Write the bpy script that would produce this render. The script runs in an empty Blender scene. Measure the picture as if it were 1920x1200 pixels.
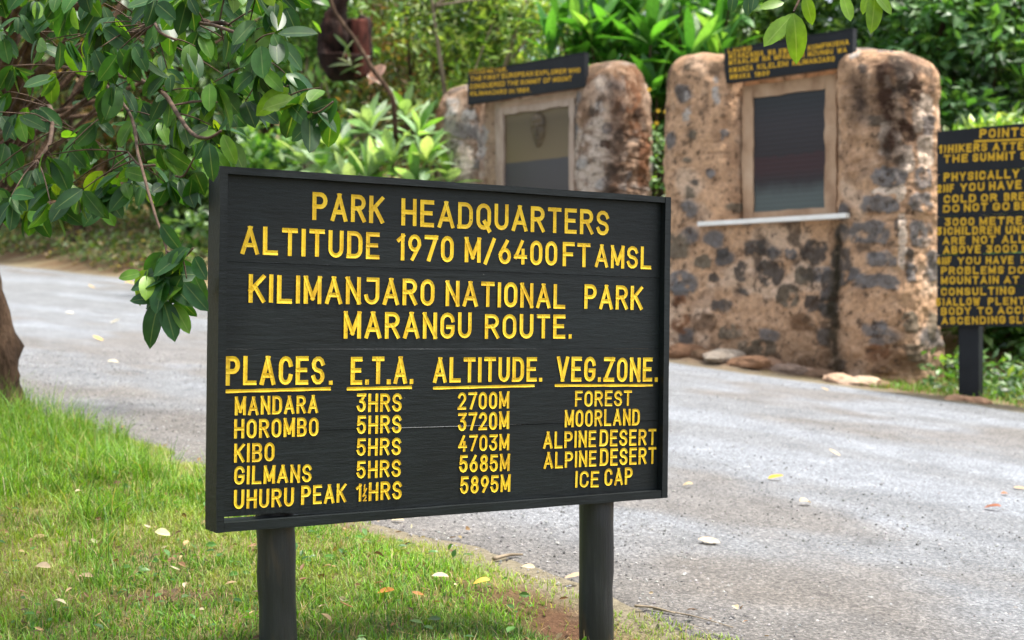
import bpy, math, random
import numpy as np
from mathutils import Matrix, Vector

rng = np.random.default_rng(7)
random.seed(7)
scn = bpy.context.scene

# ------------------------------------------------------------------ camera
CAMZ = 1.15
F = 2600.0                                     # focal length in pixels of the 1920 px wide photograph
cam_d = bpy.data.cameras.new('camera')
cam = bpy.data.objects.new('camera', cam_d)
scn.collection.objects.link(cam)
cam.location = (0, 0, CAMZ)
cam.rotation_euler = (math.radians(90), 0, 0)
cam_d.sensor_width = 36.0
cam_d.lens = F / 1920 * 36
cam_d.clip_start = 0.05
cam_d.clip_end = 600
cam_d.dof.use_dof = True
cam_d.dof.focus_distance = 3.75
cam_d.dof.aperture_fstop = 4.0
scn.camera = cam

# ------------------------------------------------------------------ sky, sun, exposure
SUN_EL, SUN_AZ = math.radians(73), math.atan2(0.90, 0.05)     # azimuth from +Y towards +X
wld = bpy.data.worlds.new('World')
scn.world = wld
wld.use_nodes = True
wn = wld.node_tree
bg = wn.nodes['Background']
sky = wn.nodes.new('ShaderNodeTexSky')
sky.sky_type = 'NISHITA'
sky.sun_disc = False
sky.sun_elevation = SUN_EL
sky.sun_rotation = SUN_AZ
sky.dust_density = 4.0
sky.air_density = 1.2
hs = wn.nodes.new('ShaderNodeHueSaturation')
hs.inputs['Saturation'].default_value = 0.55       # a bright, thinly clouded sky
wn.links.new(sky.outputs[0], hs.inputs['Color'])
wn.links.new(hs.outputs[0], bg.inputs['Color'])
bg.inputs['Strength'].default_value = 0.125

sun_d = bpy.data.lights.new('sun', 'SUN')
sun_d.energy = 2.9
sun_d.angle = math.radians(7.0)
sun_d.color = (1.0, 0.95, 0.87)
sun = bpy.data.objects.new('sun', sun_d)
scn.collection.objects.link(sun)
sdir = Vector((math.sin(SUN_AZ) * math.cos(SUN_EL), math.cos(SUN_AZ) * math.cos(SUN_EL), math.sin(SUN_EL)))
sun.rotation_euler = sdir.to_track_quat('Z', 'Y').to_euler()

scn.view_settings.view_transform = 'Standard'
scn.view_settings.look = 'None'
scn.view_settings.exposure = 1.58
scn.view_settings.gamma = 1.0
scn.render.engine = 'CYCLES'
scn.cycles.use_denoising = True
scn.cycles.max_bounces = 7
scn.cycles.diffuse_bounces = 4
scn.cycles.transparent_max_bounces = 4

# ------------------------------------------------------------------ numpy helpers
def nrm(a):
    a = np.asarray(a, float)
    return a / np.maximum(np.linalg.norm(a, axis=-1, keepdims=True), 1e-9)

def hsh(ix, iy, iz, seed):
    h = (ix.astype(np.int64) * 374761393 + iy.astype(np.int64) * 668265263 + iz.astype(np.int64) * 2147483647 + seed * 974634777) & 0xffffffff
    h = ((h ^ (h >> 13)) * 1274126177) & 0xffffffff
    h = ((h ^ (h >> 16)) * 2246822519) & 0xffffffff
    return ((h ^ (h >> 15)) & 0xffffff) / float(0xffffff)

def vnoise(P, seed=0):
    P = np.asarray(P, float)
    i = np.floor(P).astype(np.int64)
    f = P - i
    f = f * f * (3 - 2 * f)
    out = 0
    for dx in (0, 1):
        for dy in (0, 1):
            for dz in (0, 1):
                w = (f[..., 0] if dx else 1 - f[..., 0]) * (f[..., 1] if dy else 1 - f[..., 1]) * (f[..., 2] if dz else 1 - f[..., 2])
                out = out + w * hsh(i[..., 0] + dx, i[..., 1] + dy, i[..., 2] + dz, seed)
    return out

def fbm(P, octv=4, seed=0):
    P = np.asarray(P, float)
    a, s, tot = 1.0, 0, 0
    for k in range(octv):
        s = s + a * vnoise(P * 2 ** k + 17.3 * k, seed + k)
        tot += a
        a *= 0.5
    return s / tot

def worley2(u, v, seed=0, jit=0.85):
    iu, iv = np.floor(u).astype(np.int64), np.floor(v).astype(np.int64)
    f1 = np.full(u.shape, 9.0); f2 = f1.copy(); cid = np.zeros(u.shape)
    for du in (-1, 0, 1):
        for dv in (-1, 0, 1):
            cu, cv = iu + du, iv + dv
            z = np.zeros_like(cu)
            px = cu + 0.5 + jit * (hsh(cu, cv, z, seed) - 0.5)
            py = cv + 0.5 + jit * (hsh(cu, cv, z + 1, seed) - 0.5)
            d = np.hypot(u - px, v - py)
            idv = hsh(cu, cv, z + 2, seed)
            closer = d < f1
            f2 = np.where(closer, f1, np.minimum(f2, d))
            cid = np.where(closer, idv, cid)
            f1 = np.minimum(f1, d)
    return f1, f2, cid

def sstep(a, b, x):
    t = np.clip((x - a) / (b - a), 0, 1)
    return t * t * (3 - 2 * t)

def xy3(x, y, k=1.0):
    x = np.asarray(x, float); y = np.asarray(y, float)
    return np.stack([x * k, y * k, np.zeros_like(x + y)], -1)

# ------------------------------------------------------------------ pixels of the photograph to directions and points
def ray(px, py):
    return np.array([(px - 960) / F, 1.0, (600 - py) / F])
def P(px, py, D):
    r = ray(px, py)
    return np.array([r[0] * D, D, CAMZ + r[2] * D])

# ------------------------------------------------------------------ ground heights
def plane(x, y): return -0.05665 * x + 0.0625 * y
def qn(x, y): return (x - 0.487) * 0.737 + (y - 4.15) * 0.676          # distance past the near road edge
def tt(x, y): return (x - 0.487) * -0.676 + (y - 4.15) * 0.737         # distance along the road, uphill
def far_edge(t): return 6.95 + 0.35 * sstep(5, 9, t) + 0.85 * np.exp(-((t - 17.5) / 4.5) ** 2)
def zg(x, y):
    x = np.asarray(x, float); y = np.asarray(y, float)
    q, t = qn(x, y), tt(x, y)
    z = plane(x, y)
    fe = far_edge(t)
    z = z - 0.03 * sstep(0.38, 0.75, q) * (1 - sstep(fe - 0.75, fe - 0.38, q))
    n1 = fbm(xy3(x, y, 1.3), 3, 3) - 0.5
    verge = sstep(0.0, -0.5, q)
    z = z + verge * (0.10 * n1 + 0.05)
    z = z + 0.10 * sstep(-0.1, -1.3, q) * sstep(1.0, 3.6, t)
    z = z - 0.075 * np.exp(-(((x - 0.26) / 0.34) ** 2 + ((y - 4.02) / 0.34) ** 2)) * sstep(0.12, -0.12, q)
    z = z - 0.09 * np.exp(-(((x - 0.16) / 0.16) ** 2 + ((y - 4.25) / 0.22) ** 2)) * verge
    z = z + 0.11 * np.exp(-((q - fe - 0.34) / 0.17) ** 2) * sstep(4.7, 5.5, t) * sstep(9.5, 8.0, t) * (0.3 + 0.9 * fbm(xy3(x, y, 5.0), 4, 23))
    qb = fe + 0.25 + 1.6 * (1 - sstep(5, 10, t))
    b = np.maximum(q - qb, 0)
    z = z + 2.6 * (1 - np.exp(-b * 0.13)) + sstep(0, 1.2, b) * 0.25 * (fbm(xy3(x, y, 0.8), 3, 9) - 0.4)
    h = np.maximum(y - 38 + 0.06 * x, 0)
    z = z + 6.8 * (1 - np.exp(-h * 0.055)) * (0.75 + 0.5 * fbm(xy3(x, y, 0.07), 2, 19))
    return z
def zg1(x, y): return float(zg(np.array(x), np.array(y)))
def ground_at(px, py):
    r = ray(px, py)
    D = np.linspace(2.5, 60, 4000)
    z = zg(r[0] * D, D)
    k = np.argmax(CAMZ + r[2] * D <= z)
    return np.array([r[0] * D[k], D[k], z[k]])

# ------------------------------------------------------------------ object helpers (all vertices are given in world space)
MW = {}
def mesh_data(name, V, Fc, mat, col=None, smooth=False):
    me = bpy.data.meshes.new(name)
    V = np.ascontiguousarray(V, dtype=np.float32)
    if isinstance(Fc, np.ndarray):
        n, k = Fc.shape
        me.vertices.add(len(V)); me.vertices.foreach_set('co', V.ravel())
        me.loops.add(n * k); me.loops.foreach_set('vertex_index', np.ascontiguousarray(Fc, dtype=np.int32).ravel())
        me.polygons.add(n)
        me.polygons.foreach_set('loop_start', np.arange(0, n * k, k, dtype=np.int32))
        me.update(calc_edges=True)
    else:
        me.from_pydata([tuple(map(float, v)) for v in V], [], [tuple(map(int, f)) for f in Fc])
        me.update()
    if col is not None:
        c = np.ones((len(V), 4), np.float32)
        c[:, :col.shape[1]] = col
        a = me.color_attributes.new('Col', 'FLOAT_COLOR', 'POINT')
        a.data.foreach_set('color', c.ravel())
    me.polygons.foreach_set('use_smooth', np.full(len(me.polygons), smooth, dtype=bool))
    me.materials.append(mat)
    return me

def tag(o, label=None, cat=None, group=None, kind=None):
    if label: o['label'] = label
    if cat: o['category'] = cat
    if group: o['group'] = group
    if kind: o['kind'] = kind
    return o

def thing(name, label, cat, loc, rotz=0.0, roll=0.0, group=None):
    o = bpy.data.objects.new(name, None)
    scn.collection.objects.link(o)
    o.empty_display_size = 0.2
    m = Matrix.Translation(Vector(loc)) @ Matrix.Rotation(rotz, 4, 'Z') @ Matrix.Rotation(roll, 4, 'Y')
    o.matrix_world = m
    MW[o.name] = m
    return tag(o, label, cat, group)

def obj(name, V, Fc, mat, parent=None, col=None, smooth=False):
    V = np.asarray(V, float).reshape(-1, 3)
    m = Matrix.Identity(4)
    if parent is not None:
        m = MW[parent.name]
        inv = np.array(m.inverted())
        V = V @ inv[:3, :3].T + inv[:3, 3]
    else:
        c = np.array([V[:, 0].mean(), V[:, 1].mean(), V[:, 2].min()])
        V = V - c
    o = bpy.data.objects.new(name, mesh_data(name, V, Fc, mat, col, smooth))
    scn.collection.objects.link(o)
    if parent is not None:
        o.parent = parent
        MW[o.name] = m
    else:
        o.location = c
        MW[o.name] = Matrix.Translation(Vector(c))
    return o

class MB:
    """collects pieces into one mesh"""
    def __init__(s): s.V, s.F, s.C, s.n = [], [], [], 0
    def add(s, V, Fc, col=None):
        V = np.asarray(V, float).reshape(-1, 3)
        s.V.append(V)
        s.F.extend([[int(i) + s.n for i in f] for f in Fc])
        if col is not None:
            col = np.asarray(col, float)
            s.C.append(np.tile(col, (len(V), 1)) if col.ndim == 1 else col)
        s.n += len(V)
    def build(s, name, mat, parent=None, smooth=False):
        V = np.concatenate(s.V)
        ks = {len(f) for f in s.F}
        Fc = np.array(s.F) if len(ks) == 1 else s.F
        return obj(name, V, Fc, mat, parent, np.concatenate(s.C) if s.C else None, smooth)

def tube(path, radii, k=8, seed=0, rough=0.0):
    path = np.asarray(path, float)
    n = len(path)
    radii = np.broadcast_to(np.asarray(radii, float), (n,)) if np.ndim(radii) == 0 else np.asarray(radii, float)
    T = nrm(np.gradient(path, axis=0))
    up = np.array([0.31, 0.77, 0.2])
    V = []
    for i in range(n):
        a = nrm(np.cross(T[i], up)); b = np.cross(T[i], a)
        for j in range(k):
            th = 2 * math.pi * j / k
            V.append(path[i] + radii[i] * (math.cos(th) * a + math.sin(th) * b))
    V = np.array(V)
    if rough:
        V = V + rough * (np.stack([vnoise(V * 14 + 3 * q, seed + q) for q in range(3)], -1) - 0.5)
    Fc = []
    for i in range(n - 1):
        for j in range(k):
            j2 = (j + 1) % k
            Fc.append([i * k + j, i * k + j2, (i + 1) * k + j2, (i + 1) * k + j])
    Fc.append(list(range(k))[::-1]); Fc.append([(n - 1) * k + j for j in range(k)])
    return V, Fc

def spline(pts, n=24):
    pts = np.asarray(pts, float)
    m = len(pts)
    out = []
    for x in np.linspace(0, m - 1, n):
        i = min(int(x), m - 2); f = x - i
        p0, p1, p2, p3 = pts[max(i - 1, 0)], pts[i], pts[i + 1], pts[min(i + 2, m - 1)]
        out.append(0.5 * (2 * p1 + (p2 - p0) * f + (2 * p0 - 5 * p1 + 4 * p2 - p3) * f * f + (3 * p1 - p0 - 3 * p2 + p3) * f ** 3))
    return np.array(out)

def box8(c, ex, ey, ez):
    """box from centre and three half-extent vectors"""
    c, ex, ey, ez = (np.asarray(v, float) for v in (c, ex, ey, ez))
    V = np.array([c + sx * ex + sy * ey + sz * ez for sz in (-1, 1) for sy in (-1, 1) for sx in (-1, 1)])
    return V, [[0, 2, 3, 1], [4, 5, 7, 6], [0, 1, 5, 4], [2, 6, 7, 3], [0, 4, 6, 2], [1, 3, 7, 5]]

def leaves(B, D, N, L, W, col, rows=5, fold=0.25, bend=0.25, tip=0.02, shape='oval'):
    """one mesh of n leaves; colour alpha is 0 on the midrib and 1 on the margin"""
    n = len(B)
    D = nrm(D)
    N = nrm(N - D * np.sum(N * D, -1, keepdims=True))
    S = np.cross(D, N)
    L = np.broadcast_to(L, (n,)); W = np.broadcast_to(W, (n,))
    t = np.linspace(0, 1, rows)
    if shape == 'oval':
        prof = np.sin(np.pi * np.clip(t, 0, 1) ** 0.95) ** 0.58
    elif shape == 'obovate':
        prof = np.sin(np.pi * t ** 1.25) ** 0.7
    else:
        prof = np.minimum(1, (1 - t) * 2.6 + 0.02) * (0.45 + 0.55 * np.sin(np.pi * np.minimum(t * 0.9 + 0.1, 1)))
    prof = np.maximum(prof, tip); prof[0] = max(prof[0], 0.06)
    bend = np.broadcast_to(bend, (n,))
    V = np.zeros((n, rows, 3, 3)); C = np.ones((n, rows, 3, 4))
    for i in range(rows):
        mid = B + D * (L * t[i])[:, None] - N * (bend * L * t[i] ** 2)[:, None]
        off = S * (W * 0.5 * prof[i])[:, None]
        lift = N * (fold * W * 0.5 * prof[i])[:, None]
        V[:, i, 0] = mid - off + lift; V[:, i, 1] = mid; V[:, i, 2] = mid + off + lift
    C[..., :3] = np.asarray(col)[:, None, None, :]
    C[:, :, 1, 3] = 0.0
    b = (np.arange(n) * rows * 3)[:, None]
    q = []
    for i in range(rows - 1):
        for s in (0, 1):
            q.append([i * 3 + s, i * 3 + s + 1, (i + 1) * 3 + s + 1, (i + 1) * 3 + s])
    Fc = (b[:, :, None] + np.array(q)[None]).reshape(-1, 4)
    return V.reshape(-1, 3), Fc, C.reshape(-1, 4)

def join(parts):
    Vs, Fs, Cs, n = [], [], [], 0
    for V, Fc, C in parts:
        Vs.append(V); Fs.append(Fc + n); Cs.append(C); n += len(V)
    return np.concatenate(Vs), np.concatenate(Fs), np.concatenate(Cs)

def pick(pal, n, var=0.25, r=None):
    r = r or rng
    cols = np.array([p[:3] for p in pal]); w = np.array([p[3] for p in pal], float)
    c = cols[r.choice(len(pal), n, p=w / w.sum())]
    return c * (1 + var * (r.random((n, 1)) * 2 - 1)) * (1 + 0.12 * (r.random((n, 3)) - 0.5))

# ------------------------------------------------------------------ materials
def new_mat(name):
    m = bpy.data.materials.new(name); m.use_nodes = True
    return m, m.node_tree, m.node_tree.nodes['Principled BSDF']

def noise_node(nt, scale, detail=4, vec=None, rough=0.55):
    n = nt.nodes.new('ShaderNodeTexNoise')
    n.inputs['Scale'].default_value = scale; n.inputs['Detail'].default_value = detail
    n.inputs['Roughness'].default_value = rough
    if vec is not None: nt.links.new(vec, n.inputs['Vector'])
    return n

def ramp(nt, fac, stops):
    r = nt.nodes.new('ShaderNodeValToRGB')
    while len(r.color_ramp.elements) < len(stops): r.color_ramp.elements.new(0.5)
    for e, (p, c) in zip(r.color_ramp.elements, stops):
        e.position = p; e.color = (*c, 1) if len(c) == 3 else c
    nt.links.new(fac, r.inputs[0])
    return r

def mixc(nt, fac, a, b, mode='MIX'):
    m = nt.nodes.new('ShaderNodeMix'); m.data_type = 'RGBA'; m.blend_type = mode
    for k, v in ((0, fac), (6, a), (7, b)):
        if isinstance(v, (int, float)): m.inputs[k].default_value = v
        elif isinstance(v, tuple): m.inputs[k].default_value = (*v, 1)
        else: nt.links.new(v, m.inputs[k])
    return m.outputs[2]

def bump(nt, bsdf, height, strength, dist):
    b = nt.nodes.new('ShaderNodeBump')
    b.inputs['Strength'].default_value = strength; b.inputs['Distance'].default_value = dist
    nt.links.new(height, b.inputs['Height']); nt.links.new(b.outputs[0], bsdf.inputs['Normal'])
    return b

def obvec(nt, scale=(1, 1, 1)):
    t = nt.nodes.new('ShaderNodeTexCoord'); mp = nt.nodes.new('ShaderNodeMapping')
    mp.inputs['Scale'].default_value = scale
    nt.links.new(t.outputs['Object'], mp.inputs['Vector'])
    return mp.outputs[0]

def simple_mat(name, stops, scale, rough=0.7, bstr=0.4, bdist=0.01, vscale=(1, 1, 1), spec=0.3, bscale=None, detail=5):
    m, nt, b = new_mat(name)
    v = obvec(nt, vscale)
    n = noise_node(nt, scale, detail, v)
    r = ramp(nt, n.outputs['Fac'], stops)
    nt.links.new(r.outputs[0], b.inputs['Base Color'])
    b.inputs['Roughness'].default_value = rough
    b.inputs['Specular IOR Level'].default_value = spec
    n2 = noise_node(nt, bscale or scale * 3, 5, v)
    bump(nt, b, n2.outputs['Fac'], bstr, bdist)
    return m

def attr_mat(name, rough=0.8, nscale=40, namt=0.35, bscale=60, bstr=0.5, bdist=0.01, spec=0.25):
    m, nt, b = new_mat(name)
    a = nt.nodes.new('ShaderNodeAttribute'); a.attribute_name = 'Col'
    v = obvec(nt)
    n = noise_node(nt, nscale, 6, v, 0.65)
    r = ramp(nt, n.outputs['Fac'], [(0.25, (1 - namt,) * 3), (0.75, (1 + namt,) * 3)])
    nt.links.new(mixc(nt, 1.0, a.outputs['Color'], r.outputs[0], 'MULTIPLY'), b.inputs['Base Color'])
    b.inputs['Roughness'].default_value = rough
    b.inputs['Specular IOR Level'].default_value = spec
    n2 = noise_node(nt, bscale, 6, v, 0.7)
    bump(nt, b, n2.outputs['Fac'], bstr, bdist)
    return m

def leaf_mat(name, rough=0.4, trans=0.35, tint=(1.6, 1.7, 0.5), spec=0.5, vein=0.0):
    m, nt, b = new_mat(name)
    a = nt.nodes.new('ShaderNodeAttribute'); a.attribute_name = 'Col'
    v = obvec(nt)
    n = noise_node(nt, 35, 3, v)
    r = ramp(nt, n.outputs['Fac'], [(0.3, (0.75,) * 3), (0.7, (1.2,) * 3)])
    c = mixc(nt, 1.0, a.outputs['Color'], r.outputs[0], 'MULTIPLY')
    if vein:
        vr = ramp(nt, a.outputs['Alpha'], [(0.02, (1, 1, 1)), (0.09, (0, 0, 0))])
        c = mixc(nt, vr.outputs[0], c, mixc(nt, vein, c, (0.28, 0.36, 0.14)))
    nt.links.new(c, b.inputs['Base Color'])
    b.inputs['Roughness'].default_value = rough
    b.inputs['Specular IOR Level'].default_value = spec
    tr = nt.nodes.new('ShaderNodeBsdfTranslucent')
    nt.links.new(mixc(nt, 1.0, c, tint, 'MULTIPLY'), tr.inputs['Color'])
    mx = nt.nodes.new('ShaderNodeMixShader'); mx.inputs[0].default_value = trans
    out = nt.nodes['Material Output']
    nt.links.new(b.outputs[0], mx.inputs[1]); nt.links.new(tr.outputs[0], mx.inputs[2])
    nt.links.new(mx.outputs[0], out.inputs['Surface'])
    return m

M = {}
M['leaf_near'] = leaf_mat('near_leaf', 0.42, 0.36, (2.4, 2.1, 0.45), 0.33, 0.28)
M['leaf_far'] = leaf_mat('far_leaf', 0.42, 0.38, (1.8, 1.8, 0.6), 0.5)
M['grass'] = leaf_mat('grass_blade', 0.5, 0.35, (1.5, 1.5, 0.6), 0.35)
M['bark'] = simple_mat('bark', [(0.3, (0.02, 0.012, 0.007)), (0.55, (0.075, 0.045, 0.027)), (0.8, (0.17, 0.115, 0.075))], 14, 0.9, 1.0, 0.02, (1, 1, 0.35), 0.15)
M['pale_bark'] = simple_mat('pale_bark', [(0.3, (0.12, 0.09, 0.06)), (0.7, (0.34, 0.28, 0.2))], 12, 0.9, 0.7, 0.01, (1, 1, 0.4), 0.15)
M['twig'] = simple_mat('twig_bark', [(0.3, (0.035, 0.02, 0.013)), (0.7, (0.11, 0.068, 0.042))], 40, 0.8, 0.4, 0.004)
M['log'] = simple_mat('rotten_bark', [(0.35, (0.006, 0.004, 0.003)), (0.6, (0.028, 0.013, 0.009)), (0.85, (0.10, 0.035, 0.024))], 9, 0.9, 1.0, 0.03, (1, 1, 0.4), 0.15)
M['masonry'] = attr_mat('weathered_masonry', 0.9, 30, 0.4, 45, 0.8, 0.025, 0.15)
def add_pits(m, scale, lo, amt):
    nt = m.node_tree; b = nt.nodes['Principled BSDF']
    src = b.inputs['Base Color'].links[0].from_socket
    n = noise_node(nt, scale, 5, obvec(nt), 0.7)
    r = ramp(nt, n.outputs['Fac'], [(lo, (0, 0, 0)), (lo + 0.07, (amt,) * 3)])
    n2 = noise_node(nt, scale * 0.6, 5, obvec(nt, (1, 1, 0.8)), 0.7)
    r2 = ramp(nt, n2.outputs['Fac'], [(0.58, (0, 0, 0)), (0.70, (0.4,) * 3)])
    c = mixc(nt, r2.outputs[0], src, (0.62, 0.43, 0.29))
    nt.links.new(mixc(nt, r.outputs[0], c, (0.06, 0.038, 0.026)), b.inputs['Base Color'])
add_pits(M['masonry'], 15, 0.555, 0.85)
add_pits(M['masonry'], 6.5, 0.61, 0.45)
M['plaster'] = simple_mat('niche_plaster', [(0.25, (0.24, 0.14, 0.085)), (0.5, (0.44, 0.29, 0.185)), (0.8, (0.54, 0.39, 0.27))], 5, 0.9, 0.5, 0.01, (1, 1, 0.6), 0.15, 40)
M['cast'] = simple_mat('cast_frame', [(0.25, (0.24, 0.165, 0.12)), (0.5, (0.37, 0.28, 0.215)), (0.8, (0.48, 0.38, 0.31))], 7, 0.85, 0.4, 0.006, (1, 1, 0.5), 0.2, 60)
M['white_stone'] = simple_mat('white_stone', [(0.3, (0.78, 0.75, 0.68)), (0.7, (0.88, 0.86, 0.82))], 8, 0.8, 0.4, 0.01)
M['rubble'] = attr_mat('rubble', 0.9, 25, 0.3, 40, 0.8, 0.02, 0.15)
M['road'] = None
M['stone_dark'] = simple_mat('dark_stone', [(0.3, (0.02, 0.02, 0.02)), (0.7, (0.07, 0.07, 0.07))], 30, 0.8)
M['dry_leaf'] = leaf_mat('dry_leaf', 0.6, 0.25, (1.3, 1.2, 0.8), 0.3, 0.4)
M['gravel'] = attr_mat('loose_gravel', 0.85, 120, 0.25, 200, 0.3, 0.002, 0.2)

def paint_mat(name, base, grain, pale_top=False):
    m, nt, b = new_mat(name)
    v = obvec(nt, (2.2, 16, 16))
    n = noise_node(nt, 6.0, 9, v, 0.7)
    n2 = noise_node(nt, 3.0, 4, obvec(nt))
    r = ramp(nt, n.outputs['Fac'], [(0.3, tuple(c * 0.65 for c in base)), (0.55, base), (0.72, tuple(c * 1.5 for c in base)), (0.86, grain)])
    r2 = ramp(nt, n2.outputs['Fac'], [(0.35, (0.75,) * 3), (0.7, (1.3,) * 3)])
    c = mixc(nt, 1.0, r.outputs[0], r2.outputs[0], 'MULTIPLY')
    sp = noise_node(nt, 55, 2, obvec(nt, (1, 1, 1)))
    sr = ramp(nt, sp.outputs['Fac'], [(0.79, (0, 0, 0)), (0.81, (1, 1, 1))])
    c = mixc(nt, sr.outputs[0], c, (0.16, 0.16, 0.15))
    if pale_top:                                        # paler, mottled colour on the upward faces of the rail
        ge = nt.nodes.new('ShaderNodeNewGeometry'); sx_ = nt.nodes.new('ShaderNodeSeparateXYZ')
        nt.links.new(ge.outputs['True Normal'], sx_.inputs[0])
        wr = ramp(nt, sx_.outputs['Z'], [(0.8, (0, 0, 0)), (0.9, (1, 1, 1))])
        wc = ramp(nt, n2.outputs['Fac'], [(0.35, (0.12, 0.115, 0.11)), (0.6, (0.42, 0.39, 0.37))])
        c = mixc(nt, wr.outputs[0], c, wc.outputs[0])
    nt.links.new(c, b.inputs['Base Color'])
    b.inputs['Roughness'].default_value = 0.5
    b.inputs['Specular IOR Level'].default_value = 0.3
    n3 = noise_node(nt, 5, 8, v, 0.7)
    bump(nt, b, n3.outputs['Fac'], 0.45, 0.004)
    return m
M['black_paint'] = paint_mat('black_board_paint', (0.0055, 0.0088, 0.0097), (0.026, 0.033, 0.035))
M['rail_paint'] = paint_mat('pale_top_rail_paint', (0.0055, 0.0088, 0.0097), (0.026, 0.033, 0.035), True)
M['black_rough'] = simple_mat('black_paint', [(0.3, (0.005, 0.006, 0.008)), (0.7, (0.011, 0.013, 0.016))], 6, 0.6, 0.3, 0.004, (1, 1, 1), 0.3)

def post_mat():
    m, nt, b = new_mat('post_paint')
    v = obvec(nt, (9, 9, 1.0))
    n = noise_node(nt, 6, 6, v)
    r = ramp(nt, n.outputs['Fac'], [(0.3, (0.005, 0.005, 0.006)), (0.55, (0.011, 0.012, 0.014)), (0.75, (0.026, 0.026, 0.027))])
    st = noise_node(nt, 3.2, 5, obvec(nt, (3, 3, 0.7)))
    sr = ramp(nt, st.outputs['Fac'], [(0.52, (0, 0, 0)), (0.74, (1, 1, 1))])
    c = mixc(nt, sr.outputs[0], r.outputs[0], (0.085, 0.05, 0.018))
    sp = noise_node(nt, 40, 2, obvec(nt))
    s2 = ramp(nt, sp.outputs['Fac'], [(0.78, (0, 0, 0)), (0.8, (1, 1, 1))])
    c = mixc(nt, s2.outputs[0], c, (0.2, 0.19, 0.17))
    nt.links.new(c, b.inputs['Base Color'])
    b.inputs['Roughness'].default_value = 0.5
    n3 = noise_node(nt, 6, 7, v, 0.7)
    bump(nt, b, n3.outputs['Fac'], 0.5, 0.006)
    return m
M['post'] = post_mat()

M['yellow'] = simple_mat('yellow_paint', [(0.3, (0.66, 0.39, 0.013)), (0.5, (0.82, 0.53, 0.022)), (0.75, (0.88, 0.62, 0.05))], 30, 0.5, 0.3, 0.002, (1, 1, 1), 0.3)
M['yellow_dull'] = simple_mat('dull_yellow_paint', [(0.3, (0.55, 0.31, 0.012)), (0.7, (0.75, 0.45, 0.022))], 25, 0.55, 0.2, 0.002, (1, 1, 1), 0.3)

def plaque_mat(name, top, low, split, soft, rows):
    """bronze plaque whose lower field has rows of small cast letters, too small to read"""
    m, nt, b = new_mat(name)
    t = nt.nodes.new('ShaderNodeTexCoord')
    sep = nt.nodes.new('ShaderNodeSeparateXYZ'); nt.links.new(t.outputs['Generated'], sep.inputs[0])
    n = noise_node(nt, 6, 5, t.outputs['Generated'])
    ad = nt.nodes.new('ShaderNodeMath'); ad.operation = 'MULTIPLY_ADD'
    nt.links.new(n.outputs['Fac'], ad.inputs[0]); ad.inputs[1].default_value = soft; nt.links.new(sep.outputs['Z'], ad.inputs[2])
    r = ramp(nt, ad.outputs[0], low + [(split, low[-1][1]), (split + 0.015, top[0][1])] + top[1:])
    wv = nt.nodes.new('ShaderNodeMath'); wv.operation = 'SINE'
    ml = nt.nodes.new('ShaderNodeMath'); ml.operation = 'MULTIPLY'; ml.inputs[1].default_value = rows * 6.283
    nt.links.new(sep.outputs['Z'], ml.inputs[0]); nt.links.new(ml.outputs[0], wv.inputs[0])
    mp = nt.nodes.new('ShaderNodeMapping'); mp.inputs['Scale'].default_value = (60, 1, rows)
    nt.links.new(t.outputs['Generated'], mp.inputs['Vector'])
    n2 = noise_node(nt, 1.0, 2, mp.outputs[0])
    mu = nt.nodes.new('ShaderNodeMath'); mu.operation = 'MULTIPLY'
    nt.links.new(wv.outputs[0], mu.inputs[0]); nt.links.new(n2.outputs['Fac'], mu.inputs[1])
    rr = ramp(nt, mu.outputs[0], [(0.1, (0.95,) * 3), (0.6, (1.12,) * 3)])
    nt.links.new(mixc(nt, 1.0, r.outputs[0], rr.outputs[0], 'MULTIPLY'), b.inputs['Base Color'])
    b.inputs['Metallic'].default_value = 0.25
    b.inputs['Roughness'].default_value = 0.45
    bump(nt, b, mu.outputs[0], 0.2, 0.003)
    return m

def add_chips(m, scale, lo, amt, col):
    nt = m.node_tree; b = nt.nodes['Principled BSDF']
    src = b.inputs['Base Color'].links[0].from_socket
    n = noise_node(nt, scale, 4, obvec(nt), 0.7)
    r = ramp(nt, n.outputs['Fac'], [(lo, (0, 0, 0)), (lo + 0.03, (amt,) * 3)])
    nt.links.new(mixc(nt, r.outputs[0], src, col), b.inputs['Base Color'])
add_chips(M['yellow'], 70, 0.66, 0.8, (0.10, 0.07, 0.02))
add_chips(M['yellow'], 9, 0.55, 0.35, (0.45, 0.24, 0.015))

# ------------------------------------------------------------------ ground sheet
def cat(*a): return np.unique(np.round(np.concatenate(a), 4))
xs = cat(np.arange(-90, -16, 5.0), np.arange(-16, -5, 0.3), np.arange(-5, 2.4, 0.06), np.arange(2.4, 12, 0.25), np.arange(12, 92, 5.0))
ys = cat(np.arange(-40, 2, 4.0), np.arange(2, 10, 0.06), np.arange(10, 36, 0.25), np.arange(36, 140, 5.0))
X, Y = np.meshgrid(xs, ys)
Z = zg(X, Y)
q_, t_ = qn(X, Y), tt(X, Y)
fe_ = far_edge(t_)
n_a = fbm(xy3(X, Y, 2.2), 4, 21); n_b = fbm(xy3(X, Y, 9.0), 3, 31)
soil = np.array([0.10, 0.055, 0.032]); turf = np.array([0.075, 0.095, 0.022]); straw = np.array([0.20, 0.155, 0.075]); dirt = np.array([0.19, 0.165, 0.115])
mixv = sstep(0.40, 0.62, n_a * 0.6 + n_b * 0.4)[..., None]
colg = turf * (1 - mixv) + straw * mixv
sp = 0.8 * sstep(0.68, 0.76, fbm(xy3(X, Y, 1.6), 3, 77))[..., None]
hole = np.exp(-(((X - 0.16) / 0.15) ** 2 + ((Y - 4.25) / 0.2) ** 2) * 1.2) + 0.75 * np.exp(-(((X + 1.02) / 0.22) ** 2 + ((Y - 3.92) / 0.07) ** 2))
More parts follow.
